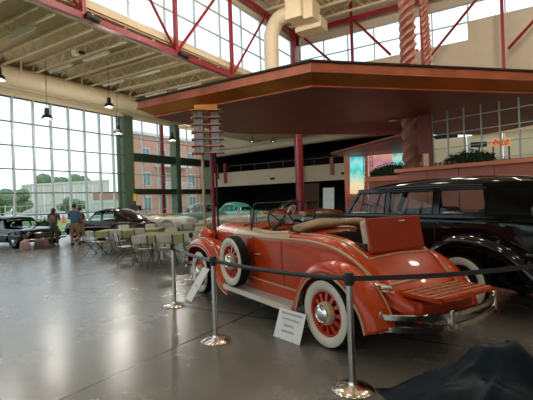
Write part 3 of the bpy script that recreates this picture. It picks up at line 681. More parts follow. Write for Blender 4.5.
# tan line across the deck behind the rumble lid and down the tail
def cross(x, j0): return [onbody(x, j, 1, .003) for j in range(j0, NC)] + [onbody(x, j, -1, .003) for j in range(NC-2, j0-1, -1)]
MB().tube(cross(-.35, iB), .013, 8).build('deck_moulding', M['tan'], R0, smooth=True)
MB().tube(cross(-.62, iA), .016, 8).build('tail_moulding', M['tan'], R0, smooth=True)
MB().b2(.95, 1.95, -.54, .54, .48, .50).build('cockpit_floor', M['dark'], R0)
MB().b2(.42, .46, -.42, .42, .5, 1.2).b2(-.28, -.26, -.42, .42, .5, 1.0).b2(-.26, .44, -.43, -.41, .5, 1.13).b2(-.26, .44, .41, .43, .5, 1.13).b2(-.26, .44, -.42, .42, .5, .52).build('rumble_well', M['blackmatte'], R0)
MB().b2(-.2, .1, -.40, .40, .52, .86).build('rumble_seat', M['leather'], R0, bevel=.03)
mb = MB(); mb.grid([[(1.93, y, 1.19+.06*(1-(y/.57)**2)) for y in lin(-.56, .56, 12)], [(1.86, y, 1.14+.06*(1-(y/.57)**2)) for y in lin(-.55, .55, 12)], [(1.84, y, .9) for y in lin(-.54, .54, 12)]]); mb.build('dashboard', M['orange_dull'], R0, smooth=True)
MB().b2(1.02, 1.5, -.5, .5, .62, .80).build('seat_cushion', M['leather'], R0, bevel=.05)
MB().box((1.03, 0, .98), (.14, 1.02, .42), ry=-.18).build('seat_back', M['leather'], R0, bevel=.05)
# steering
A = Vector((-.85, 0, .53)).normalized(); Ux = Vector((0, 1, 0)); Uy = A.cross(Ux); c0 = Vector((1.60, .29, 1.32))
s_ = MB().tube([c0+Ux*.215*math.cos(2*PI*k/32)+Uy*.215*math.sin(2*PI*k/32) for k in range(32)], .013, 8, closed=True).build('steering_wheel', M['blackmatte'], R0, smooth=True)
mb = MB()
for k in range(4): t = PI/4+k*PI/2; mb.cyl(c0, c0+Ux*.21*math.cos(t)+Uy*.21*math.sin(t), .010, n=6)
mb.build('wheel_spoke', M['blackmatte'], s_); MB().cyl(c0+A*.03, c0-A*.55, .035, .02).build('steering_column', M['blackmatte'], R0, smooth=True)
# folded top
rows = []
for y in lin(-.60, .60, 16):
    k = (1-(abs(y)/.62)**3); row = []
    for a in range(12):
        t = 2*PI*a/12; row.append((.78+.155*math.cos(t), y, 1.265+.045*k+.06*math.sin(t)*(1+.2*math.sin(y*9))))
    rows.append(row)
MB().grid(rows, True, capends=True).build('folded_top', M['canvas'], R0, smooth=True, sub=1)
# rumble lid, standing open
t = MB().slab([(-.34, .42, 1.03), (-.34, -.46, 1.03), (-.27, -.46, 1.41), (-.27, .42, 1.41)], (.035, 0, -.006)).build('rumble_lid', M['orange_dull'], R0, bevel=.012)
MB().slab([(-.30, .40, 1.05), (-.30, -.44, 1.05), (-.235, -.44, 1.39), (-.235, .40, 1.39)], (.11, 0, -.02)).build('rumble_backrest', M['leather'], R0, bevel=.03)
MB().cyl((-.325, -.02, 1.36), (-.325, -.12, 1.36), .012).build('lid_handle', M['chrome'], R0)
# hood, radiator
HS = []
for x in lin(2.64, 3.84, 10):
    k = (x-2.64)/1.2; w = .50-.20*k; zt = 1.27-.05*k; zl = 1.10-.02*k
    HS.append([(x, y, z) for y, z in cr([(w*.98, .62), (w+.01, .85), (w, zl-.03), (w*.97, zl+.03), (w*.72, zt-.035), (w*.3, zt-.004), (0, zt)], 3)])
mb = MB().grid(HS).grid([[(x, -y, z) for x, y, z in r] for r in HS]); mb.build('hood', M['orange'], R0, smooth=True, angle=60)
for sg in (1, -1): MB().tube([(r[7][0], sg*(r[7][1]+.004), r[7][2]+.0) for r in HS], .016, 6).build('hood_moulding', M['tan'], R0, smooth=True)
mb = MB()
for sg in (1, -1):
    for k in range(14): x = 2.85+k*.06; w = .50-.20*(x-2.64)/1.2; mb.b2(x, x+.02, sg*(w+.004)-.008, sg*(w+.004)+.008, .72, .95)
mb.build('hood_louvre', M['orange_dull'], R0)
mb = MB().slab([(3.84, y, z) for y, z in [(-.30, .45), (.30, .45), (.32, .9), (.28, 1.14), (.14, 1.22), (0, 1.24), (-.14, 1.22), (-.28, 1.14), (-.32, .9)]], (.10, 0, 0)); rr = mb.build('radiator_shell', M['chrome'], R0, bevel=.02)
mb = MB().b2(3.941, 3.95, -.24, .24, .52, 1.10); mb.build('grille', M['blackmatte'], rr)
# fenders
YS = [.42, .50, .60, .70, .78, .84, .87, .875]; DR = [.16, .07, .02, 0, .012, .045, .10, .15]
FF = [(4.14, .50), (4.15, .66), (4.06, .84), (3.86, .96), (3.55, 1.01), (3.25, .99), (3.0, .90), (2.80, .73), (2.63, .53), (2.47, .38), (2.30, .335)]
RF = [(.66, .335), (.60, .44), (.50, .66), (.32, .85), (.08, .955), (-.18, .965), (-.42, .87), (-.60, .72), (-.73, .54), (-.79, .37)]
for sg in (1, -1):
    for nm, P in (('front_fender', FF), ('rear_fender', RF)):
        ys = [sg*y for y in (YS if nm == 'front_fender' else [.52]+YS[1:])]
        o, edge, rows = fender(R0, P, ys, DR, M['orange'], nm)
        MB().tube(edge, .013, 6).build('edge_bead', M['tan'], o, smooth=True)
        off = 4 if nm == 'front_fender' else 2
        MB().tube([(r[off][0], r[off][1], r[off][2]+.006) for r in rows[2:-3]], .010, 6).build('pinstripe', M['tan'], o, smooth=True)
    rb = MB().b2(.60, 2.42, sg*.62, sg*.86, .295, .33).build('running_board', M['alu'], R0)
    MB().b2(.56, 2.44, sg*.855, sg*.885, .27, .34).b2(.56, .60, sg*.62, sg*.87, .27, .34).build('board_edge', M['white'], rb)
    MB().b2(.55, 2.5, sg*.60, sg*.64, .30, .50).build('splash_apron', M['orange'], R0)
    MB().tube([(.62, sg*.70, .36), (.6, sg*.72, .42), (.56, sg*.72, .52)], .03, 6).build('step_plate', M['tan'], R0)
    MB().tube([(x, sg*(.655 if x > .7 else .66), .50-.02*(2.2-x)/1.6) for x in lin(2.3, .7, 8)], .011, 6).build('sill_moulding', M['tan'], R0, smooth=True)
    wheel(R0, 0, sg*.755, sg); wheel(R0, 3.53, sg*.755, sg)
    wheel(R0, 2.12, sg*.83, sg, name='spare_wheel', z=.73, R=.385)
    hl = MB().lathe([(.01, -.20), (.07, -.19), (.125, -.10), (.15, .0), (.155, .06)], (4.02, sg*.42, .98), (1, 0, 0), 20).build('headlamp', M['orange'], R0, smooth=True)
    MB().lathe([(.155, .06), (.165, .075), (.15, .09), (.01, .12)], (4.02, sg*.42, .98), (1, 0, 0), 20).build('lamp_ring', M['chrome'], hl, smooth=True)
MB().tube([(3.98, y, .74+.09*math.cos(y*3.2)) for y in lin(-.6, .6, 10)], .018, 8).build('lamp_bar', M['chrome'], R0, smooth=True)
for z in (.40, .52): MB().tube([(4.42-.12*(abs(y)/.8)**2, y, z) for y in lin(-.8, .8, 16)], .024, 8).build('front_bumper', M['chrome'], R0, smooth=True)
MB().tube([(3.2, .5, .42), (3.9, .45, .4), (4.36, .42, .45)], .03, 6).tube([(3.2, -.5, .42), (3.9, -.45, .4), (4.36, -.42, .45)], .03, 6).build('bumper_iron', M['blackmatte'], R0)
MB().b2(-.7, 3.9, -.35, .35, .28, .42).build('chassis', M['blackmatte'], R0)
MB().cyl((0, -.7, .385), (0, .7, .385), .05).cyl((3.53, -.7, .385), (3.53, .7, .385), .05).build('axle', M['blackmatte'], R0)
# windshield
wf = MB().tube([(2.02, .57, 1.16), (1.93, .60, 1.26), (1.87, .595, 1.585), (1.865, .56, 1.605), (1.865, -.56, 1.605), (1.87, -.595, 1.585), (1.93, -.60, 1.26), (2.02, -.57, 1.16)], .011, 6).build('windshield_frame', M['blackmatte'], R0, smooth=True)
MB().slab([(1.93, .59, 1.24), (1.93, -.59, 1.24), (1.87, -.585, 1.6), (1.87, .585, 1.6)], (.004, 0, 0)).build('windshield_glass', M['cartglass'], wf)
MB().cyl((1.95, 0, 1.24), (1.87, 0, 1.6), .008, n=6).cyl((1.97, .60, 1.2), (1.93, .62, 1.5), .011, n=6).cyl((1.97, -.60, 1.2), (1.93, -.62, 1.5), .011, n=6).build('windshield_post', M['legs'], wf)
for sg in (1, -1):
    wg = MB().tube([(1.84, sg*.62, 1.27), (1.70, sg*.66, 1.27), (1.72, sg*.65, 1.47), (1.84, sg*.61, 1.50)], .008, 6, closed=True).build('wind_wing', M['legs'], R0)
# luggage rack
t = MB().b2(-.70, -.66, -.46, .44, .66, .69).b2(-1.18, -1.13, -.46, .44, .66, .69).b2(-1.18, -.66, .40, .44, .655, .69).b2(-1.18, -.66, -.46, -.42, .655, .69).build('luggage_rack', M['orange'], R0)
mb = MB(); mt = MB()
for k in range(5):
    x = -.755-.088*k; mb.b2(x-.040, x+.040, -.46, .44, .665, .68); mt.b2(x-.009, x+.009, -.45, .43, .68, .692)
mb.build('rack_slat', M['orange'], t); mt.build('slat_strip', M['tan'], t)
mb = MB()
for k in range(4): y = -.27+k*.18; mb.b2(-1.16, -.68, y-.008, y+.008, .68, .688)
mb.build('rack_bar', M['orange_dull'], t)
MB().tube([(-.78, .30, .66), (-.84, .36, .58), (-.80, .38, .50), (-.7, .34, .46)], .016, 6).tube([(-.78, -.30, .66), (-.84, -.36, .58), (-.7, -.34, .46)], .016, 6).build('rack_arm', M['chrome'], t, smooth=True)
mb = MB(); mb.b2(-.95, -.6, -.42, .42, .40, .62); mb.build('tail_valance', M['orange_dull'], R0, bevel=.04)
# rear bumper: twin bars, bowed, with end and middle clamps
def bx(y): return -1.08+(.38 if y > 0 else .15)*max(0, (abs(y+.03)/.78))**2.6
for z in (.375, .488):
    pts = [(bx(y), y, z) for y in lin(.75, -.90, 26)]
    rows = [[(p[0]-.018, p[1], z-.022), (p[0]-.018, p[1], z+.022), (p[0], p[1], z+.030), (p[0]+.014, p[1], z+.022), (p[0]+.014, p[1], z-.022), (p[0], p[1], z-.030)] for p in pts]
    MB().grid(rows, True, capends=True).build('rear_bumper', M['chrome'], R0, smooth=True, angle=30)
for y in (.74, .16, -.87):
    MB().b2(bx(y)-.035, bx(y)+.03, y-.022, y+.022, .335, .545).build('bumper_clamp', M['chrome'], R0, bevel=.01)
for sg in (1, -1): MB().tube([(-.5, sg*.4, .43), (-1.03, sg*.36, .43)], .022, 6).build('bumper_iron', M['legs'], R0)
# emblem and tail lamp on the left flank of the tail
e = onbody(-.60, iA-6, 1, .0)
MB().tube([(-.52, .60, .74), (-.62, .585, .76), (-.70, .54, .74)], .014, 6).tube([(-.54, .61, .70), (-.64, .58, .705), (-.72, .53, .70)], .011, 6).blob((-.64, .60, .735), .03, 8).build('tail_emblem', M['chrome'], R0, smooth=True)

# ================================================================== BLACK SEDAN
def hall(loc, h=ROAD_H, O=ROAD_O):
    c, s = math.cos(h), math.sin(h); return (O[0]+loc[0]*c-loc[1]*s, O[1]+loc[0]*s+loc[1]*c, 0)
S0 = thing('sedan', 'large glossy black 1930s sedan with whitewall tyres parked beside the orange roadster', 'car', hall((-.03, -2.47)), ROAD_H)
YL = .66
# lower body: x, zb, wlow, wmid, wbelt, zbelt
ST = [(4.45, .5, .20, .22, .24, 1.22), (3.9, .48, .30, .33, .34, 1.24), (3.2, .45, .45, .48, .48, 1.26), (2.5, .42, .62, .66, .64, 1.28), (2.0, .40, .70, .74, .72, 1.29), (1.2, .40, .72, .77, .75, 1.30), (.4, .40, .72, .77, .75, 1.31),
      (-.3, .42, .70, .75, .74, 1.30), (-.8, .44, .66, .71, .70, 1.26), (-1.15, .46, .58, .62, .62, 1.18), (-1.4, .5, .46, .48, .48, 1.05), (-1.55, .56, .32, .32, .32, .86)]
rows = [[(x, y, z) for y, z in ([(0, zb), (wl, zb)] + cr([(wl, zb+.05), (wm, zb+(zt-zb)*.45), (wb+.01, zt-.14), (wb, zt-.03), (wb-.05, zt), (wb*.5, zt+.05), (0, zt+.06)], 3))] for x, zb, wl, wm, wb, zt in cr(ST, 3)]
MB().grid(rows).grid([[(x, -y, z) for x, y, z in r] for r in rows]).add([p for p in rows[0]]+[(x, -y, z) for x, y, z in rows[0][::-1]], [tuple(range(2*len(rows[0])))]).build('body', M['black'], S0, smooth=True, angle=50)
# roof shell: x, zdrip, wdrip, ztop
RT = [(2.16, 1.70, .56, 1.715), (2.0, 1.725, .62, 1.78), (1.6, 1.745, .66, 1.86), (1.0, 1.75, .68, 1.905), (.4, 1.75, .68, 1.92), (-.2, 1.74, .67, 1.90), (-.6, 1.71, .64, 1.85), (-.95, 1.62, .58, 1.73), (-1.2, 1.46, .52, 1.54), (-1.38, 1.24, .46, 1.28)]
rows = [[(x, y, z) for y, z in cr([(wd, zd-.02), (wd-.012, zd+.04), (wd*.86, zd+(zt-zd)*.7+.01), (wd*.5, zt-.008), (0, zt)], 3)] for x, zd, wd, zt in cr(RT, 3)]
MB().grid(rows).grid([[(x, -y, z) for x, y, z in r] for r in rows]).build('roof', M['black'], S0, smooth=True, angle=60, solid=.03)
# side walls around the windows
def sidewall(sg):
    mb = MB(); f = lambda x, z: sg*(.745-(z-1.28)*.17)
    def pan(x0, x1, z0, z1, x2=None, x3=None):
        mb.slab([(x0, f(x0, z0), z0), (x1, f(x1, z0), z0), (x3 if x3 is not None else x1, f(x1, z1), z1), (x2 if x2 is not None else x0, f(x0, z1), z1)], (0, -sg*.03, 0))
    pan(2.45, -1.1, 1.26, 1.345); pan(2.14, -.95, 1.71, 1.78)
    pan(2.45, 2.34, 1.33, 1.72, 2.16, 2.08); pan(1.47, 1.36, 1.33, 1.72); pan(.52, .40, 1.33, 1.72); pan(-.30, -.42, 1.33, 1.72); pan(-.42, -1.25, 1.30, 1.72, -.42, -.98)
    mb.build('side_panel', M['black'], S0)
    for k, (a, b, c_, d) in enumerate(((2.34, 1.47, 2.08, 1.47), (1.36, .52, 1.36, .52), (.40, -.30, .40, -.30))):
        w = MB().slab([(a, f(a, 1.34), 1.34), (b, f(b, 1.34), 1.34), (d, f(d, 1.715), 1.715), (c_, f(c_, 1.715), 1.715)], (0, -sg*.006, 0)).build('side_window', M['cartglass'], S0)
        MB().tube([(a, f(a, 1.345)+sg*.006, 1.345), (b, f(b, 1.345)+sg*.006, 1.345), (d, f(d, 1.71)+sg*.006, 1.71), (c_, f(c_, 1.71)+sg*.006, 1.71)], .011, 6, closed=True).build('window_frame', M['blackmatte'], w)
    MB().tube([(x, sg*(.757 if x > -.6 else .757-(-.6-x)*.16), 1.285) for x in lin(2.5, -1.1, 12)], .014, 6).build('belt_moulding', M['black'], S0, smooth=True)
    for xx in (1.62, .28):
        MB().cyl((xx, sg*.77, 1.16), (xx, sg*.82, 1.16), .014).tube([(xx+.02, sg*.82, 1.16), (xx-.11, sg*.825, 1.16)], .012, 6).build('door_handle', M['chrome'], S0)
    for xx in (2.42, 1.42, .46): MB().tube([(xx, sg*.765, 1.24), (xx, sg*.782, .9), (xx, sg*.75, .5)], .005, 4).build('door_seam', M['blackmatte'], S0)
for sg in (1, -1): sidewall(sg)
MB().slab([(2.42, .60, 1.33), (2.42, -.60, 1.33), (2.16, -.54, 1.71), (2.16, .54, 1.71)], (.006, 0, 0)).build('windshield', M['cartglass'], S0)
MB().tube([(2.44, .70, 1.30), (2.13, .60, 1.73)], .03, 6).tube([(2.44, -.70, 1.30), (2.13, -.60, 1.73)], .03, 6).cyl((2.43, 0, 1.33), (2.16, 0, 1.71), .012).build('windshield_post', M['black'], S0)
MB().slab([(-1.19, .30, 1.38), (-1.19, -.30, 1.38), (-1.02, -.28, 1.60), (-1.02, .28, 1.60)], (-.02, 0, .0)).build('rear_window', M['cartglass'], S0)
MB().b2(.9, 1.25, -.6, .6, .8, 1.42).b2(-.4, -.1, -.6, .6, .8, 1.42).build('seat', M['dark'], S0, bevel=.06)
q = MB().tube([Vector((1.95, .34, 1.33))+Vector((0, 1, 0))*.2*math.cos(2*PI*k/24)+Vector((.5, 0, .86))*.2*math.sin(2*PI*k/24) for k in range(24)], .014, 6, closed=True).build('steering_wheel', M['blackmatte'], S0)
YS2 = [.60, .68, .78, .86, .92, .955, .97]; DR2 = [.16, .05, .01, 0, .03, .09, .17]
RF2 = [(.75, .36), (.66, .56), (.48, .84), (.20, 1.03), (-.12, 1.085), (-.45, 1.04), (-.75, .92), (-1.0, .72), (-1.15, .50), (-1.2, .36)]
FF2 = [(4.55, .52), (4.52, .72), (4.35, .92), (4.0, 1.02), (3.6, 1.0), (3.2, .86), (2.8, .62), (2.5, .40), (2.3, .34)]
for sg in (1, -1):
    for nm, P in (('front_fender', FF2), ('rear_fender', RF2)):
        ys = [sg*y for y in ([.3]+YS2[1:] if nm == 'front_fender' else YS2)]
        fender(S0, P, ys, DR2, M['black'], nm)
    MB().b2(.7, 2.4, sg*.68, sg*.95, .30, .34).build('running_board', M['blackmatte'], S0)
    wheel(S0, 0, sg*.80, sg, R=.39, style='disc'); wheel(S0, 3.65, sg*.80, sg, R=.39, style='disc')
    tl = MB().cyl((-.92, sg*.93, .86), (-1.02, sg*.93, .86), .05, .06).cyl((-.9, sg*.86, .84), (-.96, sg*.93, .86), .015).build('tail_lamp', M['black'], S0, smooth=True)
    MB().lathe([(.055, 0), (.04, .02), (.001, .03)], (-1.02, sg*.93, .86), (-1, 0, 0), 16).build('lens', M['taillight'], tl, smooth=True)
    hl = MB().lathe([(.01, -.25), (.09, -.18), (.14, -.02), (.15, .08)], (4.35, sg*.45, 1.02), (1, 0, 0), 20).build('headlamp', M['black'], S0, smooth=True)
    MB().lathe([(.15, .08), (.155, .1), (.01, .13)], (4.35, sg*.45, 1.02), (1, 0, 0), 20).build('lamp_ring', M['chrome'], hl, smooth=True)
MB().slab([(4.44, y, z) for y, z in [(-.22, .5), (.22, .5), (.25, 1.0), (.18, 1.22), (0, 1.27), (-.18, 1.22), (-.25, 1.0)]], (.12, 0, 0)).build('radiator_shell', M['chrome'], S0, bevel=.02)
for z in (.46,): MB().tube([(-1.75+.2*(abs(y)/.9)**2.5, y, z) for y in lin(-.9, .9, 16)], .04, 8).build('rear_bumper', M['chrome'], S0, smooth=True)
MB().tube([(4.85-.2*(abs(y)/.9)**2.5, y, .48) for y in lin(-.9, .9, 16)], .04, 8).build('front_bumper', M['chrome'], S0, smooth=True)
MB().tube([(-1.3, .4, .46), (-1.72, .4, .46)], .025, 6).tube([(-1.3, -.4, .46), (-1.72, -.4, .46)], .025, 6).tube([(4.3, .4, .48), (4.78, .4, .48)], .025, 6).tube([(4.3, -.4, .48), (4.78, -.4, .48)], .025, 6).build('bumper_iron', M['blackmatte'], S0)
MB().b2(-1.2, 4.4, -.4, .4, .30, .45).cyl((0, -.75, .39), (0, .75, .39), .05).cyl((3.65, -.75, .39), (3.65, .75, .39), .05).build('chassis', M['blackmatte'], S0)

# ================================================================== CARS IN THE BACKGROUND
def bgcar(name, label, loc, rz, paint, L=5.0, kind='fastback', roofpaint=None, wheels='disc', H=1.55):
    """front towards +x, length L, centre of plan at origin; post-war shapes"""
    t = thing(name, label, 'car', loc, rz); h = L/2; pm = M[paint]; W = .92
    zb = .24
    tail = {'fastback': [(-h*.62, .92), (-h*.82, .86), (-h*.95, .76), (-h, .60)], 'open': [(-h*.62, .90), (-h*.85, .84), (-h*.97, .74), (-h, .58)], 'prewar': [(-h*.62, .98), (-h*.82, .92), (-h*.95, .74), (-h, .55)]}[kind]
    st = [(h, .55), (h*.97, .74), (h*.88, .88), (h*.6, .94), (h*.25, .97), (0, .96), (-h*.35, .95)] + tail
    rows = []
    for x, zt in cr(st, 3):
        k = max(0, (abs(x)/h-.75)/.25); w = W*(1-.22*k*k)
        hood = .05 if abs(x) < h*.8 else .02
        rows.append([(x, y, z) for y, z in [(0, zb+.05*k), (w*.85, zb+.05*k)] + cr([(w*.94, zb+.06), (w, zb+.25), (w, (zb+zt)/2+.08), (w*.95, zt-.05), (w*.80, zt), (w*.4, zt+hood), (0, zt+hood+.01)], 2)])
    full = [r + [(x, -y, z) for x, y, z in r[::-1]] for r in rows]
    MB().grid(full, capends=True).build('body', pm, t, smooth=True, angle=50)
    # greenhouse
    if kind != 'open':
        if kind == 'fastback': RT = [(h*.26, .95, .70, .96), (h*.14, 1.28, .64, 1.36), (h*.02, 1.38, .62, 1.50), (-h*.18, 1.40, .62, H), (-h*.38, 1.34, .60, H-.05), (-h*.58, 1.18, .55, 1.32), (-h*.76, 1.0, .48, 1.10), (-h*.9, .84, .4, .90)]
        else: RT = [(h*.26, .97, .66, .98), (h*.16, 1.36, .60, 1.44), (h*.05, 1.44, .60, 1.56), (-h*.2, 1.46, .60, 1.62), (-h*.45, 1.42, .57, 1.57), (-h*.6, 1.24, .52, 1.38), (-h*.70, .98, .46, 1.06)]
        rr = cr(RT, 3)[2:]
        rows = [[(x, y, z) for y, z in cr([(wd, zd), (wd-.01, zd+.03), (wd*.8, zd+(zt-zd)*.75), (0, zt)], 2)] for x, zd, wd, zt in rr]
        full = [r + [(x, -y, z) for x, y, z in r[::-1]] for r in rows]
        MB().grid(full).build('roof', M[roofpaint] if roofpaint else pm, t, smooth=True, angle=60, solid=.03)
        xf, xb = h*.26, -h*.50; zr = 1.37
        for sg in (1, -1):
            q = MB().slab([(h*.22, sg*.78, .96), (xb, sg*.78, .96), (-h*.44, sg*.62, zr-.03), (h*.06, sg*.63, zr)], (0, -sg*.01, 0)).build('side_window', M['cartglass'], t)
            for pa, pb, pr in (((h*.25, sg*.77, .95), (h*.08, sg*.64, zr+.02), .03), ((-h*.10, sg*.78, .95), (-h*.10, sg*.63, zr+.02), .035), ((-h*.50, sg*.77, .95), (-h*.40, sg*.62, zr), .05)): MB().tube([pa, pb], pr, 5).build('pillar', pm, t)
            MB().slab([(-h*.46, sg*.79, .94), (-h*.78, sg*.66, .94), (-h*.70, sg*.56, 1.08), (-h*.42, sg*.62, 1.34)], (0, -sg*.03, 0)).build('quarter_panel', pm, t)
        MB().slab([(h*.26, .74, .97), (h*.26, -.74, .97), (h*.07, -.60, 1.40), (h*.07, .60, 1.40)], (.008, 0, 0)).build('windshield', M['cartglass'], t)
    else:
        MB().tube([(h*.26, .72, .96), (h*.18, .68, 1.34), (h*.175, .62, 1.37), (h*.175, -.62, 1.37), (h*.18, -.68, 1.34), (h*.26, -.72, .96)], .022, 6).build('windshield_frame', M['chrome'], t)
        MB().slab([(h*.25, .70, .97), (h*.25, -.70, .97), (h*.18, -.64, 1.35), (h*.18, .64, 1.35)], (.006, 0, 0)).build('windshield', M['cartglass'], t)
        MB().b2(-h*.05, h*.03, -.62, .62, .9, 1.12).b2(-h*.34, -h*.27, -.6, .6, .9, 1.10).build('seat', M['leather'], t, bevel=.05)
        MB().tube([(-h*.42, y, 1.0) for y in lin(-.66, .66, 6)], .11, 8).build('folded_top', M['canvas'], t, smooth=True)
    for sg in (1, -1):
        for xx in (h*.62, -h*.56):
            wheel(t, xx, sg*.80, sg, R=.35, style=wheels, wt=.2)
            P = [(xx+.48, .30), (xx+.44, .60), (xx+.25, .80), (xx, .86), (xx-.28, .80), (xx-.5, .58), (xx-.56, .30)]
            fender(t, P, [sg*y for y in (.6, .8, .90, .945, .95)], [.1, .02, 0, .04, .12], pm, 'fender')
        MB().tube([(h*.9, sg*.955, .62), (0, sg*.965, .66), (-h*.9, sg*.93, .62)], .010, 5).build('side_trim', M['chrome'], t)
        hl = MB().lathe([(.12, 0), (.10, .04), (.001, .06)], (h*.955, sg*.62, .68), (1, 0, 0), 16).build('headlamp', M['chrome'], t, smooth=True)
    for s2, nm in ((1, 'front_bumper'), (-1, 'rear_bumper')):
        MB().tube([(s2*(h+.13-.14*(abs(y)/.9)**3), y, .42) for y in lin(-.92, .92, 12)], .055, 8).build(nm, M['chrome'], t, smooth=True)
        MB().tube([(s2*(h-.2), .4, .42), (s2*(h+.1), .4, .42)], .03, 6).tube([(s2*(h-.2), -.4, .42), (s2*(h+.1), -.4, .42)], .03, 6).build('bumper_iron', M['blackmatte'], t)
    mb = MB()
    for k in range(4): mb.tube([(h*(1.0-.005*k)+.02, y, .50+k*.06) for y in lin(-.42, .42, 4)], .016, 5)
    mb.build('grille', M['chrome'], t)
    return t
x, y = cw(-7.75, 20.2)
bgcar('maroon_car', 'dark maroon fastback coupe by the glass wall behind the folding chairs', (x, y, 0), math.atan2(CR[1], CR[0])+PI-.42, 'maroon', L=4.6, wheels='disc')
x, y = cw(-11.35, 18.6)
bk = bgcar('black_car', 'black open-topped car at the far left edge, facing right', (x, y, 0), math.atan2(CR[1], CR[0])-.55, 'black', L=4.4, kind='prewar', wheels='plain_dark')
bk.scale = (1, 1, .84)
x, y = cw(-6.5, 23.2)
bgcar('white_convertible', 'cream white convertible in front of the green framed glass', (x, y, 0), math.atan2(CR[1], CR[0])+PI-.25, 'carwhite', L=5.0, kind='open', wheels='disc')
x, y = cw(-4.75, 27.3)
bgcar('teal_car', 'grey teal old sedan left of the thin poles', (x, y, 0), math.atan2(CR[1], CR[0])+PI+.5, 'teal', L=4.4, kind='prewar', wheels='disc')
x, y = cw(-2.0, 29.5)
bgcar('turquoise_car', 'bright turquoise fastback car in front of the dark gallery opening', (x, y, 0), math.atan2(CR[1], CR[0])-.85, 'turq', L=4.9, wheels='disc', H=1.6)
x, y = cw(-.9, 20.1)
bgcar('white_car', 'low cream white open car just beyond the orange hood', (x, y, 0), math.atan2(CR[1], CR[0])+PI+.15, 'carwhite', L=4.4, kind='open')
x, y = cw(1.5, 17.0)
bgcar('white_car', 'cream white open car seen through the roadster windshield', (x, y, 0), math.atan2(CR[1], CR[0])+PI+.1, 'carwhite', L=4.6, kind='open')
x, y = cw(2.3, 25.0)
bgcar('red_car', 'red and dark car deep in the hall, seen above the steering wheel', (x, y, 0), math.atan2(CR[1], CR[0])+.3, 'orange_dull', L=4.6, kind='prewar', roofpaint='black')
# ================================================================== FOLDING CHAIRS AND TABLES
def make_chair():
    t = thing('folding_chair', '', 'chair', (0, 0, 0), 0, 'cream folding chairs around the green tables')
    # faces +y (sitter looks to +y); backrest at -y
    MB().b2(-.21, .21, -.16, .22, .43, .455).build('seat', M['plastic'], t, bevel=.01)
    rows = []
    for z, wx in ((.62, .19), (.64, .21), (.71, .218), (.79, .212), (.82, .195), (.835, .16)): rows.append([(x*wx/.215, -.235-.05*(z-.6)/.24+.5*x*x, z) for x in lin(-.215, .215, 8)])
    MB().grid(rows).build('backrest', M['plastic'], t, smooth=True, solid=.02)
    for s in (-1, 1):
        MB().tube([(s*.225, -.275, .84), (s*.225, -.19, .46), (s*.225, .26, 0)], .014, 6).build('leg', M['legs'], t, smooth=True)
        MB().tube([(s*.205, .16, .44), (s*.205, -.30, 0)], .014, 6).build('leg', M['legs'], t, smooth=True)
    for yy, zz in ((.20, .06), (-.24, .06), (-.19, .46)): MB().cyl((-.215, yy, zz), (.215, yy, zz), .010, n=6).build('crossbar', M['legs'], t)
    return t
ch0 = make_chair(); used = [0]
base_a = math.atan2(CR[1], CR[0])
def chair(X, Y, rz, lab):
    x, y = cw(X, Y)
    if used[0] == 0: o = ch0; o.location = (x, y, 0); o.rotation_euler = (0, 0, base_a+rz); o['label'] = lab; used[0] = 1; return o
    return dup(ch0, (x, y, 0), base_a+rz, lab)
def table(X, Y, rz, Lx, Ly, lab):
    x, y = cw(X, Y)
    t = thing('folding_table', lab, 'table', (x, y, 0), base_a+rz)
    MB().b2(-Lx/2, Lx/2, -Ly/2, Ly/2, .70, .73).build('tabletop', M['plastic'], t, bevel=.01)
    for sx in (-1, 1):
        for sy in (-1, 1): MB().cyl((sx*(Lx/2-.2), sy*(Ly/2-.1), 0), (sx*(Lx/2-.2), sy*(Ly/2-.1), .7), .016, n=8).build('leg', M['legs'], t)
    # the cloth lies on the table: rounded box with a wavy hem
    random.seed(int(X*10)+50); rows = []
    for z, g in ((.50, .03), (.56, .022), (.62, .016), (.70, .012), (.735, .004)):
        row = []
        n = 64
        for k in range(n):
            u = k/n*(2*(Lx+Ly)); 
            if u < Lx: p = (-Lx/2+u, -Ly/2, 0, -1)
            elif u < Lx+Ly: p = (Lx/2, -Ly/2+u-Lx, 1, 0)
            elif u < 2*Lx+Ly: p = (Lx/2-(u-Lx-Ly), Ly/2, 0, 1)
            else: p = (-Lx/2, Ly/2-(u-2*Lx-Ly), -1, 0)
            wv = g*(.6+.8*math.sin(u*9)+.0)
            row.append((p[0]+p[2]*(wv+.012), p[1]+p[3]*(wv+.012), z+(.02*math.sin(u*4) if z < .55 else 0)))
        rows.append(row)
    mb = MB().grid(rows, True); mb.add(rows[-1], [tuple(range(64))])
    c = mb.build('tablecloth', M['cloth'], None, smooth=True, angle=50); c.location = (x, y, 0); c.rotation_euler = (0, 0, base_a+rz)
    tag(c, 'olive green tablecloth draped over the ' + lab.replace('folding table under an olive green cloth, ', 'table ', 1), 'tablecloth')
T1, T2, T3 = (-2.6, 12.55), (-5.1, 15.3), (-2.7, 17.4)
table(*T1, .03, 2.6, 1.5, 'folding table under an olive green cloth, nearest the rope posts')
table(*T2, .05, 2.2, 1.2, 'folding table under an olive green cloth, in front of the maroon car')
table(*T3, .0, 1.8, .75, 'folding table under an olive green cloth, farthest, behind the thin poles')
chair(-3.35, 10.98, -.10, 'cream folding chair at the nearest table, left of the two with backs turned')
chair(-2.72, 11.0, -.02, 'cream folding chair at the nearest table, right of the two with backs turned')
chair(-4.15, 11.9, -.95, 'cream folding chair turned sideways at the left end of the nearest table')
chair(-2.02, 11.1, .05, 'cream folding chair at the nearest table, half hidden behind the second rope post')
chair(-3.25, 13.75, PI+.1, 'cream folding chair on the far side of the nearest table, left one')
chair(-2.3, 13.75, PI-.1, 'cream folding chair on the far side of the nearest table, right one')
chair(-5.75, 13.7, -.45, 'cream folding chair at the left front corner of the table before the maroon car')
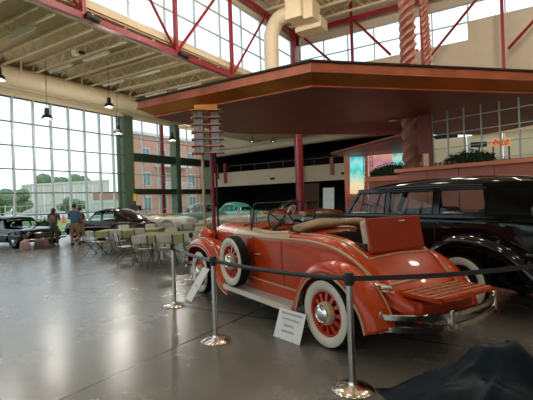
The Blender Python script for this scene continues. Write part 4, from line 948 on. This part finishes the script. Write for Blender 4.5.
chair(-5.05, 13.85, -.05, 'cream folding chair with its back to the viewer at the table before the maroon car')
chair(-4.3, 14.3, -.35, 'cream folding chair at the right front of the table before the maroon car')
chair(-5.85, 16.5, PI+.1, 'cream folding chair beyond the table before the maroon car, left one')
chair(-4.85, 16.7, PI-.1, 'cream folding chair beyond the table before the maroon car, right one')
chair(-3.1, 16.3, .0, 'cream folding chair at the farthest table, left of the thin poles')
chair(-2.0, 16.2, .1, 'cream folding chair at the farthest table, between the thin poles and the red fender')
chair(-2.9, 18.4, PI, 'cream folding chair beyond the farthest table')
# ================================================================== ROPE POSTS
def stanchion(x, y, lab, first=None):
    if first: return dup(first, (x, y, 0), label=lab)
    t = thing('barrier_post', lab, 'barrier post', (x, y, 0), 0, 'steel belt barrier posts')
    MB().lathe([(.001, 0), (.175, 0), (.178, .012), (.165, .024), (.10, .038), (.04, .052), (.033, .075)], n=36).build('base', M['chrome'], t, smooth=True)
    MB().cyl((0, 0, .05), (0, 0, .90), .030, n=20).build('post', M['steel'], t, smooth=True)
    hd = MB().lathe([(.030, .895), (.040, .90), (.040, .995), (.034, 1.005), (.001, 1.005)], n=20).build('head', M['blackmatte'], t, smooth=True)
    MB().box((0, 0, .95), (.02, .095, .06)).box((0, 0, .95), (.095, .02, .06)).build('belt_clip', M['blackmatte'], hd)
    return t
SP = [(-1.26, 3.34), (-3.11, 3.79), (-4.76, 4.80)]
s0 = stanchion(*SP[0], 'steel barrier post in front of the rear wheel of the roadster, nearest')
stanchion(*SP[1], 'steel barrier post in front of the roadster spare wheel', s0)
stanchion(*SP[2], 'steel barrier post left of the roadster with the belt end', s0)
c4 = cw(2.62, 3.86); stanchion(*c4, 'steel barrier post holding the right end of the long belt', s0)
stanchion(-6.05, 6.65, 'small steel barrier post behind the one with the belt end', s0)
c5 = cw(-3.15, 14.2)
stanchion(*cw(-11.0, 16.3), 'dark barrier post standing before the black car at the far left', s0)
M['belt'] = mat('black_belt', (.03, .03, .032), .35, rvar=.05)
def belt(a, b, lab, sag=.03):
    P = [(a[0]+(b[0]-a[0])*t, a[1]+(b[1]-a[1])*t, .955-sag*4*t*(1-t)) for t in lin(.02, .98, 14)]
    d = Vector((b[0]-a[0], b[1]-a[1], 0)).normalized(); n = Vector((-d.y, d.x, 0))*.003
    rows = [[(p[0]+n.x, p[1]+n.y, p[2]+.022), (p[0]+n.x*3, p[1]+n.y*3, p[2]), (p[0]+n.x, p[1]+n.y, p[2]-.022), (p[0]-n.x, p[1]-n.y, p[2]-.022), (p[0]-n.x, p[1]-n.y, p[2]+.022)] for p in P]
    o = MB().grid(rows, True, capends=True).build('barrier_belt', M['belt']); tag(o, lab, 'belt'); return o
belt(SP[0], SP[1], 'black belt between the two nearest barrier posts along the roadster')
belt(SP[1], SP[2], 'short looking black belt on the left, past the roadster front wheel')
belt(SP[0], c4, 'long black belt running behind the roadster tail to the right edge')
# grey pole at the right edge
t = thing('sign_pole', 'grey metal pole standing at the right edge of the photo', 'pole', (*cw(2.27, 3.46), 0))
MB().cyl((0, 0, .02), (0, 0, 1.46), .024, n=16).build('pole', M['steel'], t, smooth=True)
MB().lathe([(.024, 1.44), (.034, 1.46), (.034, 1.5), (.02, 1.525), (.001, 1.53)], n=16).build('cap', M['legs'], t, smooth=True)
MB().lathe([(.001, 0), (.16, 0), (.16, .02), (.03, .035)], n=24).build('base', M['blackmatte'], t, smooth=True)
# ================================================================== INFORMATION CARDS
def card(bl, br, h, lean, lab, lines, cat='sign', notch=False, stick=None):
    b0 = Vector(bl); b1 = Vector(br); d = (b1-b0); wd = d.length; d.normalize(); back = Vector((-d.y, d.x, 0))
    t = thing('display_card', lab, cat, tuple(b0), math.atan2(d.y, d.x))
    up = Vector((0, math.sin(lean), math.cos(lean))); nf = Vector((0, -math.cos(lean), math.sin(lean)))
    P = lambda u, v, o=0: Vector((u, 0, 0)) + up*v + nf*o
    if notch: poly = [P(0, .0), P(wd*.42, 0), P(wd*.5, .02), P(wd*.58, 0), P(wd, 0), P(wd, h), P(0, h)]
    else: poly = [P(0, 0), P(wd, 0), P(wd, h), P(0, h)]
    MB().slab(poly, nf*-.006).build('board', M['paper'], t)
    mb = MB()
    for (v, u0, u1, th) in lines:
        u = u0
        random.seed(int(v*100))
        while u < u1:
            l = random.uniform(.03, .075); l = min(l, u1-u)
            mb.slab([P(wd*u, h*v, .001), P(wd*(u+l), h*v, .001), P(wd*(u+l), h*(v)+th, .001), P(wd*u, h*v+th, .001)], nf*.0006); u += l+.018
    mb.build('lettering', M['ink'], t)
    MB().slab([P(wd*.35, .02, -.007), P(wd*.65, .02, -.007), P(wd*.6, h*.8, -.007), P(wd*.4, h*.8, -.007)], nf*-.004).tube([P(wd*.5, h*.7, -.012), (wd*.5, h*math.sin(lean)+.14, .006)], .006, 5).tube([P(wd*.25, .01, .012), P(wd*.25, .012, -.02)], .005, 5).tube([P(wd*.75, .01, .012), P(wd*.75, .012, -.02)], .005, 5).build('easel', M['legs'], t)
    return t
card((-2.58, 4.23, .004), (-2.15, 4.08, .004), .345, .36, 'white lettered card leaning on the floor before the rear wheel', [(.84, .12, .88, .022), (.66, .18, .84, .018), (.44, .30, .68, .026), (.25, .26, .74, .024)])
card((-4.92, 5.20, .004), (-4.68, 5.09, .004), .62, .62, 'narrow white card leaning by the front wheel of the roadster', [(.42, .42, .66, .03)], notch=True)
# ================================================================== BLACK CLOTH AT THE LOWER RIGHT
rows = []; NX, NY = 72, 48
cx, cy = cw(1.84, 2.75)
for i in range(NX+1):
    row = []
    for j in range(NY+1):
        u = -1+2*i/NX; v = -1+2*j/NY
        X = u*1.02; Y = v*.62
        e = max(abs(u), abs(v)); r = math.hypot(u*.95, v)
        base = .30*max(0, 1-max(0, (e-.60)/.40)**1.2)
        k = .20*math.exp(-((u+.22)**2/.06+(v-.35)**2/.12)) + .16*math.exp(-((u-.45)**2/.10+(v-.15)**2/.2)) + .10*math.exp(-((u+.1)**2/.5+(v-.2)**2/.3))
        fold = .030*math.sin(7*u+5*v+2*math.sin(3*v)) + .018*math.sin(15*u-6*v+3*math.sin(4*u)) + .010*math.sin(26*u+11*v)
        th_ = math.atan2(v-.3, u+.2); rad = math.hypot(u+.2, v-.3)
        fold += .045*(1-abs(math.sin(3.5*th_+1.2*rad)))**3*min(1, rad*3) + .02*(1-abs(math.sin(8*u+3*v)))**4
        z = max(.006, base*(.72+.28*(1-r)) + k*(e < 1)*(1-e**6) + fold*(1-e**4) - .02)
        h = .05*math.sin(9*math.atan2(v, u))*e**4
        row.append((X*(1+h), Y*(1+h), z))
    rows.append(row)
o = MB().grid(rows).build('black_cloth', M['satin'], smooth=True, angle=180, solid=.004); o.location = (cx, cy, 0); o.rotation_euler = (0, 0, base_a-.12)
tag(o, 'black satin cloth draped over a low heap at the lower right', 'cloth')
# ================================================================== PEOPLE
def skin(name, V, E, R, m, parent, sub=1, root=0):
    me = bpy.data.meshes.new(name); me.from_pydata(V, E, []); o = bpy.data.objects.new(name, me); C.objects.link(o)
    md = o.modifiers.new('s', 'SKIN'); md.use_smooth_shade = True
    for i, r in enumerate(R):
        rr = r if isinstance(r, tuple) else (r, r); me.skin_vertices[0].data[i].radius = rr; me.skin_vertices[0].data[i].use_root = (i == root)
    s_ = o.modifiers.new('u', 'SUBSURF'); s_.levels = sub; s_.render_levels = sub
    me.materials.append(m); o.parent = parent; return o
def person(label, X, Y, rz, H, hair, top, bottom, kind, pose, shoes):
    """faces local +y"""
    x, y = cw(X, Y); t = thing('person', label, 'person', (x, y, 0), base_a+rz); k = H/1.72
    V = []; E = []; R = []
    def v(p, r, par=None):
        V.append(tuple(a*k for a in p)); R.append(tuple(a*k for a in r) if isinstance(r, tuple) else r*k)
        if par is not None: E.append((par, len(V)-1))
        return len(V)-1
    pel = v((0, 0, .93), (.15, .10)); wa = v((0, 0, 1.08), (.13, .09), pel); ch = v((0, 0, 1.28), (.16, .11), wa); sh = v((0, -.01, 1.41), (.11, .08), ch)
    nk = v((0, .0, 1.49), .052, sh); hd = v((0, .03, 1.56), (.075, .085), nk); h2 = v((0, .03, 1.64), (.082, .095), hd); v((0, .02, 1.70), .055, h2)
    legs = pose['legs']
    for s in (-1, 1):
        d = legs[0 if s < 0 else 1]
        hp = v((s*.095, 0, .86), .088, pel); kn = v((s*.10+d[0]*.5, d[1]*.5+.02, .48), .056, hp); an = v((s*.10+d[0], d[1], .09), .038, kn); v((s*.10+d[0], d[1]+.10, .035), .034, an)
        a = pose['arms'][0 if s < 0 else 1]
        so = v((s*.19, -.01, 1.39), .052, sh); el = v((a[0][0]*s, a[0][1], a[0][2]), .040, so); wr = v((a[1][0]*s, a[1][1], a[1][2]), .027, el)
        wv = Vector(a[1]); wv.x *= s; ev = Vector(a[0]); ev.x *= s; dd = (wv-ev).normalized(); sd = dd.cross(Vector((0, 0, 1))); sd = sd.normalized() if sd.length > .1 else Vector((1, 0, 0))
        pm = v(tuple(wv+dd*.06), (.036, .020), wr)
        for q, (off, ln) in enumerate(((-.027, .060), (-.009, .072), (.009, .068), (.027, .052))):
            f1 = v(tuple(wv+dd*.10+sd*off), .010, pm); v(tuple(wv+dd*(.10+ln*.7)+sd*off+Vector((0, 0, -.012))), .009, f1)
        th = v(tuple(wv+dd*.045+sd*-.042), .011, wr); v(tuple(wv+dd*.085+sd*-.052), .009, th)
    skin('body', V, E, R, M['skin'] if kind == 'w' else M['skin2'], t, 1)
    hb = bpy.data.objects['body']
    # clothes
    def arm(s, f): a = pose['arms'][0 if s < 0 else 1]; e = a[0]; return (s*(.19+(e[0]-.19)*f), -.01+(e[1]+.01)*f, 1.39+(e[2]-1.39)*f)
    V2 = [(0, 0, .90), (0, 0, 1.06), (0, 0, 1.27), (0, -.01, 1.42), (-.19, -.01, 1.40), arm(-1, .75), (.19, -.01, 1.40), arm(1, .75)]
    w = .02 if kind == 'w' else .045
    R2 = [(.155+w, .12+w), (.135+w, .105+w), (.17+w*.6, .12+w*.6), (.12, .09), (.066), (.060 if kind != 'w' else .05), (.066), (.060 if kind != 'w' else .05)]
    skin('shirt', [tuple(a*k for a in p) for p in V2], [(0, 1), (1, 2), (2, 3), (3, 4), (4, 5), (3, 6), (6, 7)], [tuple(a*k for a in (r if isinstance(r, tuple) else (r, r))) for r in R2], M[top], t, 1, 2)
    low = .12 if kind == 'w' else .50; lr = .055 if kind == 'w' else .10
    def lp(s, z): d = legs[0 if s < 0 else 1]; f = (.86-z)/.77; return (s*(.097)+d[0]*f, d[1]*f+(.02 if .3 < z < .7 else 0), z)
    V3 = [(0, 0, 1.0), (0, 0, .90), lp(-1, .80), lp(-1, .55), lp(-1, low), lp(1, .80), lp(1, .55), lp(1, low)]
    R3 = [(.155, .12), (.165, .13), .105, .085 if kind == 'w' else .10, lr, .105, .085 if kind == 'w' else .10, lr]
    skin('trousers', [tuple(a*k for a in p) for p in V3], [(0, 1), (1, 2), (2, 3), (3, 4), (1, 5), (5, 6), (6, 7)], [tuple(a*k for a in (r if isinstance(r, tuple) else (r, r))) for r in R3], M[bottom], t, 1, 1)
    if kind == 'w':
        skin('hair', [tuple(a*k for a in p) for p in [(0, .01, 1.67), (0, -.02, 1.60), (0, -.055, 1.48), (0, -.09, 1.34)]], [(0, 1), (1, 2), (2, 3)], [(.10*k, .11*k), (.105*k, .10*k), (.10*k, .06*k), (.05*k, .03*k)], M['hair'], t, 1)
        MB().blob((0, -.19*k, 1.18*k), .17*k, 14, (.9, .55, 1.15)).build('backpack', M['bag'], t, smooth=True)
        bp = bpy.data.objects['backpack']
        mb = MB()
        for s in (-1, 1): mb.tube([(s*.10*k, -.13*k, 1.08*k), (s*.13*k, -.10*k, 1.30*k), (s*.12*k, -.0, 1.475*k), (s*.13*k, .14*k, 1.36*k), (s*.15*k, .14*k, 1.2*k)], .016*k, 6)
        mb.build('strap', M['blackmatte'], bp)
    else:
        MB().blob((0, .01*k, 1.655*k), .105*k, 14, (.88, 1.0, .92)).build('cap', M[hair], t, smooth=True)
    MB().blob((0, .128*k, 1.585*k), .018*k, 8, (.8, 1, 1.4)).build('nose', M['skin2'], t, smooth=True)
    mb = MB()
    for s in (-1, 1): mb.blob((s*.032*k, .105*k, 1.62*k), .011*k, 8)
    mb.build('eye', M['hair'], t)
    MB().tube([(-.025*k, .118*k, 1.545*k), (0, .124*k, 1.543*k), (.025*k, .118*k, 1.545*k)], .005*k, 5).build('mouth', M['taillight'], t)
    for s in (-1, 1):
        MB().blob((s*.083*k, .02*k, 1.60*k), .025*k, 8, (.35, .8, 1.2)).build('ear', M['skin2'], t, smooth=True)
        d = legs[0 if s < 0 else 1]
        MB().blob(((s*.10+d[0])*k, (d[1]+.05)*k, .055*k), .14*k, 12, (.38, 1, .39)).build('shoe', M[shoes], t, smooth=True)
    return t
AR = [((.24, .03, 1.12), (.15, .26, 1.16)), ((.24, .03, 1.12), (.15, .26, 1.16))]
AR2 = [((.27, .04, 1.13), (.17, .27, 1.10)), ((.27, .02, 1.12), (.22, .18, .93))]
person('woman with long dark hair, brown top and grey backpack, seen from behind', -8.87, 17.05, .15, 1.66, 'hair', 'brownshirt', 'olive', 'w', {'legs': [(-.03, .05), (.04, -.04)], 'arms': AR}, 'bag')
person('man in loose blue shirt, dark cap and tan shorts, seen from behind', -8.22, 17.5, .0, 1.76, 'hair', 'blue', 'shorts', 'm', {'legs': [(-.04, 0), (.04, .05)], 'arms': AR2}, 'blackmatte')
person('person in brown top and tan shorts mostly hidden behind the man in blue', -8.42, 18.45, -.3, 1.62, 'hair', 'brownshirt', 'shorts', 'm', {'legs': [(.0, .05), (.05, 0)], 'arms': AR2}, 'blackmatte')
# floor things near the people
for k, (X, Y, nm, lab, m) in enumerate(((-9.6, 16.2, 'bag', 'pale pinkish patterned bag on the floor before the black car', 'bag'), (-9.15, 16.6, 'bag', 'dark patterned bag on the floor between the black car and the woman', 'dark'), )):
    x, y = cw(X, Y); t = thing('floor_bag', lab, 'bag', (x, y, 0), base_a)
    mm = mat('patterned_fabric', (.30, .17, .15) if k == 0 else (.05, .03, .03), .9, scale=30, col2=(.45, .34, .30) if k == 0 else (.22, .11, .10))
    rows = []
    W_ = .17 if k == 0 else .28
    for z, s in ((0, .9), (.04, 1), (.20, .96), (.34, .80), (.38, .5)):
        rows.append([(W_*s*math.cos(a)*(1.15 if abs(math.cos(a)) > .7 else 1), .18*s*math.sin(a), z) for a in lin(0, 2*PI, 16)[:-1]])
    MB().grid(rows, True, capends=True).build('pouch', mm, t, smooth=True)
    MB().tube([(-W_*.5, 0, .33), (-W_*.35, 0, .47), (W_*.35, 0, .47), (W_*.5, 0, .33)], .014, 6).build('handle', M['blackmatte'], t, smooth=True)
# indoor shrub left of the woman
shrub('potted_shrub', 'green leafy shrub behind the black car hood, left of the woman', (*cw(-11.2, 20.6), .35), base_a, 1.1, .85, 420, 11)
pot = MB().lathe([(.001, 0), (.18, 0), (.24, .36), (.26, .38), (.2, .37), (.001, .34)], cw(-11.2, 20.6)+(0,), n=18).build('plant_pot', M['brownpanel'], smooth=True)
tag(pot, 'brown pot holding the green shrub behind the black car hood', 'pot')
t = thing('column_sign', 'yellow notice with black box on the green post', 'sign', (*cw(-7.35, 23.0), 0))
MB().cyl((0, 0, 0), (0, 0, 2.1), .03).build('post', M['blackmatte'], t)
MB().b2(-.12, .12, -.04, .04, 1.85, 2.25).build('face', M['yellow'], t); MB().b2(-.45, .35, -.1, .1, 1.30, 1.6).build('box', M['blackmatte'], t)

# ================================================================== OUTSIDE
struct('ground', MB().b2(-420, -23.6, -160, 400, -.25, -.12), M['grass'])
struct('road', MB().b2(-98, -64, -160, 400, -.12, -.10).b2(-150, -118, -160, 400, -.12, -.10), M['concrete_out'])
struct('ground', MB().b2(-23.6, 40, 29, 160, -.25, -.12).b2(-23.6, 40, -60, -12.4, -.25, -.12).b2(11.4, 60, -60, 40, -.25, -.12), M['concrete_out'])
def Pd(px, py, d): return dp(px, py, d)
# pale long building
t = thing('long_building', 'long pale beige building far outside beyond the left glass wall', 'building')
q = [Pd(22, 204, 150), Pd(110, 204, 176), Pd(110, 182, 176), Pd(22, 186, 150)]
q = [(q[0][0], q[0][1], -.1), (q[1][0], q[1][1], -.1), (q[1][0], q[1][1], 12.2), (q[0][0], q[0][1], 9.8)]
MB().slab(q, (-8, 6, 0)).build('wall', M['stucco'], t)
a_, b_ = Vector(q[0]), Vector(q[1])
mb = MB()
for i in range(1, 9): p = a_+(b_-a_)*i/9; mb.box((p.x+.2, p.y-.2, 4.9), (.5, .5, 10))
mb.build('pilaster', M['whitetrim'], t)
MB().slab([tuple(a_+Vector((.4, -.3, 9.8))), tuple(b_+Vector((.4, -.3, 12.2))), tuple(b_+Vector((.4, -.3, 12.9))), tuple(a_+Vector((.4, -.3, 10.5)))], (-9, 7, 0)).build('roof', M['stucco'], t)
t = thing('low_building', 'low building with pinkish roof outside left of the green post', 'building')
q = [Pd(93, 206, 130), Pd(123, 206, 130)]
MB().slab([(q[0][0], q[0][1], -.1), (q[1][0], q[1][1], -.1), (q[1][0], q[1][1], 3.4), (q[0][0], q[0][1], 3.4)], (-5, 6, 0)).build('wall', M['stucco'], t)
MB().slab([(q[0][0], q[0][1], 3.4), (q[1][0], q[1][1], 3.4), (q[1][0], q[1][1], 6.0), (q[0][0], q[0][1], 6.0)], (-5, 6, 0)).build('roof', M['roofpink'], t)
def tree(px, d, r, z, lab, seed):
    random.seed(seed); p = Pd(px, 200, d); t = thing('tree', lab, 'tree', (p[0], p[1], -.12))
    mb = MB()
    for i in range(9): mb.blob((random.uniform(-r, r)*.7, random.uniform(-r, r)*.7, z+random.uniform(-.4, .5)*r), r*random.uniform(.4, .62), 10, (1, 1, .8), .12)
    mb.build('crown', M['tree'], t); MB().cyl((0, 0, 0), (0, 0, z), .09*r, .05*r).build('trunk', M['bark'], t)
tree(2, 105, 4.2, 3.2, 'round green tree outside at the left edge of the glass wall', 1)
tree(13, 118, 4.0, 4.2, 'small green tree outside just left of the pale building', 2)
tree(54, 215, 7, 13.5, 'tree rising above the roof of the pale building, left one', 3)
tree(84, 215, 6.5, 13.5, 'tree rising above the roof of the pale building, right one', 4)
tree(66, 115, 2.4, 2.2, 'low bush tree before the wall of the pale building, left one', 5)
tree(79, 112, 2.2, 2.2, 'low bush tree before the wall of the pale building, right one', 6)
for k, px in enumerate((50, 63)):
    p = Pd(px, 205, 46); t = thing('traffic_cone', ['orange cone by the road outside, left one', 'orange cone by the road outside, right one'][k], 'cone', (p[0], p[1], -.09))
    MB().lathe([(.25, .04), (.20, .06), (.05, .9), (.001, .9)], n=12).build('cone', M['cone'], t); MB().b2(-.35, .35, -.35, .35, 0, .05).build('base', M['cone'], t)
o = MB().b2(-62.06, -62, -5, 60, 1.95, 2.05).b2(-62.06, -62, -5, 60, 1.0, 1.06)
for i in range(66): o.b2(-62.05, -62.0, -5+i, -4.95+i, -.1, 2.0)
t = thing('wire_fence', 'thin grey wire fence outside beyond the grass', 'fence'); o.build('mesh', M['frame'], t)
for i in range(14): MB().cyl((-62.03, -5+i*5, -.12), (-62.03, -5+i*5, 2.2), .08, n=6).build('post', M['frame'], t)
# brick apartment block
bx0 = -44.0; BG = 0
t = thing('brick_building', 'red brick apartment building with white balconies outside the green framed glass', 'building')
MB().b2(bx0-3, bx0, 38.0, 50.5, -.1, 11.2).build('wall', M['brick'], t)
MB().b2(bx0-3.2, bx0+.3, 37.8, 50.8, 11.2, 11.6).build('roof_edge', M['whitetrim'], t)
MB().b2(bx0-3, bx0+1.5, 50.6, 66, -.1, 10.0).build('wall', M['brick'], t)
MB().b2(bx0-3, bx0+1.9, 50.3, 66, 10.0, 10.4).build('roof_edge', M['whitetrim'], t)
k = 0
for zz in (.8, 4.2, 7.6):
    for yy in (39.8, 42.9, 46, 49.0, 52.8, 56.4, 60):
        xo = 1.5 if yy > 50.5 else 0
        f = MB().b2(bx0+xo-.02, bx0+xo+.05, yy-.75, yy+.75, zz, zz+1.9).build('window_frame', M['whitetrim'], t)
        MB().b2(bx0+xo+.05, bx0+xo+.07, yy-.63, yy-.05, zz+.1, zz+1.8).b2(bx0+xo+.05, bx0+xo+.07, yy+.05, yy+.63, zz+.1, zz+1.8).build('pane', M['winglass'], f)
for zz in (3.5, 6.9):
    for yy in (44.4, 54.4):
        xo = 1.5 if yy > 50.5 else 0
        b = MB().b2(bx0+xo, bx0+xo+1.6, yy-3.0, yy+3.0, zz, zz+.25).build('balcony', M['whitetrim'], t)
        mb = MB().b2(bx0+xo+1.52, bx0+xo+1.6, yy-3, yy+3, zz+1.1, zz+1.18)
        for i in range(21): mb.b2(bx0+xo+1.54, bx0+xo+1.58, yy-3+i*.3-.02, yy-3+i*.3+.02, zz+.25, zz+1.1)
        mb.build('railing', M['whitetrim'], b)
o = MB().cyl((-25.3, 24.65, -.12), (-25.3, 24.65, 9.5), .17, n=14).build('red_column', M['red_out'] if 'red_out' in M else M['red'], smooth=True)
tag(o, 'bright red round column standing outside behind the green framed glass', 'column')
# ================================================================== LIGHT
W = bpy.data.worlds.new('overcast_sky'); bpy.context.scene.world = W; W.use_nodes = True; N = W.node_tree.nodes; L = W.node_tree.links
bg = N['Background']; tc = N.new('ShaderNodeTexCoord'); sx = N.new('ShaderNodeSeparateXYZ'); L.new(tc.outputs['Generated'], sx.inputs[0])
nz = N.new('ShaderNodeTexNoise'); nz.inputs['Scale'].default_value = 2.2; L.new(tc.outputs['Generated'], nz.inputs['Vector'])
ad = N.new('ShaderNodeMath'); ad.operation = 'MULTIPLY_ADD'; L.new(nz.outputs['Fac'], ad.inputs[0]); ad.inputs[1].default_value = .5; L.new(sx.outputs[2], ad.inputs[2])
rp = N.new('ShaderNodeValToRGB'); rp.color_ramp.elements[0].position = .2; rp.color_ramp.elements[0].color = (.86, .93, .97, 1); rp.color_ramp.elements[1].position = .95; rp.color_ramp.elements[1].color = (.70, .82, .90, 1)
L.new(ad.outputs[0], rp.inputs[0]); L.new(rp.outputs[0], bg.inputs['Color']); bg.inputs['Strength'].default_value = 1.6
FILL_E = 210
def portal(name, loc, rot, sx_, sy_):
    l = bpy.data.lights.new(name, 'AREA'); l.shape = 'RECTANGLE'; l.size = sx_; l.size_y = sy_; l.cycles.is_portal = True
    o = bpy.data.objects.new(name, l); C.objects.link(o); o.location = loc; o.rotation_euler = rot
portal('portal_left', (XL-.2, (YN+YB)/2, 3.9), (0, -PI/2, 0), 7.8, YB-YN)
portal('portal_clerestory_left', (XC-.3, (YN+YB)/2, 11.85), (0, -PI/2, 0), 3.8, YB-YN)
portal('portal_clerestory_back', (-8.2, YB+.3, 12.3), (-PI/2, 0, 0), 11.6, 2.2)
portal('portal_back_low', (3.2, YB+.3, 3.65), (-PI/2, 0, 0), 15.4, 3.1)
portal('portal_near', (-6, YN-.3, 4.4), (PI/2, 0, 0), 28, 8)
def plamp(loc, e, r=.12, col=(1, .86, .66)):
    l = bpy.data.lights.new('lamp_light', 'SPOT'); l.energy = e; l.shadow_soft_size = r; l.color = col; l.spot_size = 2.4; l.spot_blend = .6
    o = bpy.data.objects.new('lamp_light', l); C.objects.link(o); o.location = loc
def bulb(p, e, r=.3, col=(1, .94, .85)):
    l = bpy.data.lights.new('lamp_light', 'POINT'); l.energy = e; l.shadow_soft_size = r; l.color = col
    o = bpy.data.objects.new('lamp_light', l); C.objects.link(o); o.location = p
FILL_POS = [p for p in FILL_POS if p[1] < 24 or p[0] > 0]
for p in FILL_POS: bulb((p[0], p[1], p[2]-.35), FILL_E*(1.5 if p[1] > 10 else .5)*(1.3 if p[0] < -3 else .4))  # light of the added fill lamps
for p in ((-17, 8.15, 6.45), (-18.5, 10.9, 5.55), (-18.5, 14.32, 6.7), (-18.5, 14.84, 5.35), (-18.5, 18.92, 5.4)): bulb(p, 150, .12)
# ================================================================== CAMERA
sc = bpy.context.scene
cam = bpy.data.cameras.new('camera'); co = bpy.data.objects.new('camera', cam); C.objects.link(co); sc.camera = co
cam.sensor_width = 36; cam.lens = 410/533*36; cam.clip_end = 500
f = Vector((CF[0], CF[1], 0)).normalized(); r = Vector((CR[0], CR[1], 0)).normalized(); a = math.radians(2.0); up = Vector((0, 0, 1))
# the horizon rises to the right: the camera is rolled by two degrees
rr = r*math.cos(a) - up*math.sin(a)*-1*-1; uu = up*math.cos(a) + r*math.sin(a)
co.matrix_world = Matrix(((rr.x, uu.x, -f.x, 0), (rr.y, uu.y, -f.y, 0), (rr.z, uu.z, -f.z, 1.65), (0, 0, 0, 1)))
sc.view_settings.view_transform = 'Standard'; sc.view_settings.look = 'None'; sc.view_settings.gamma = 1; sc.view_settings.use_curve_mapping = False
sc.view_settings.exposure = .15
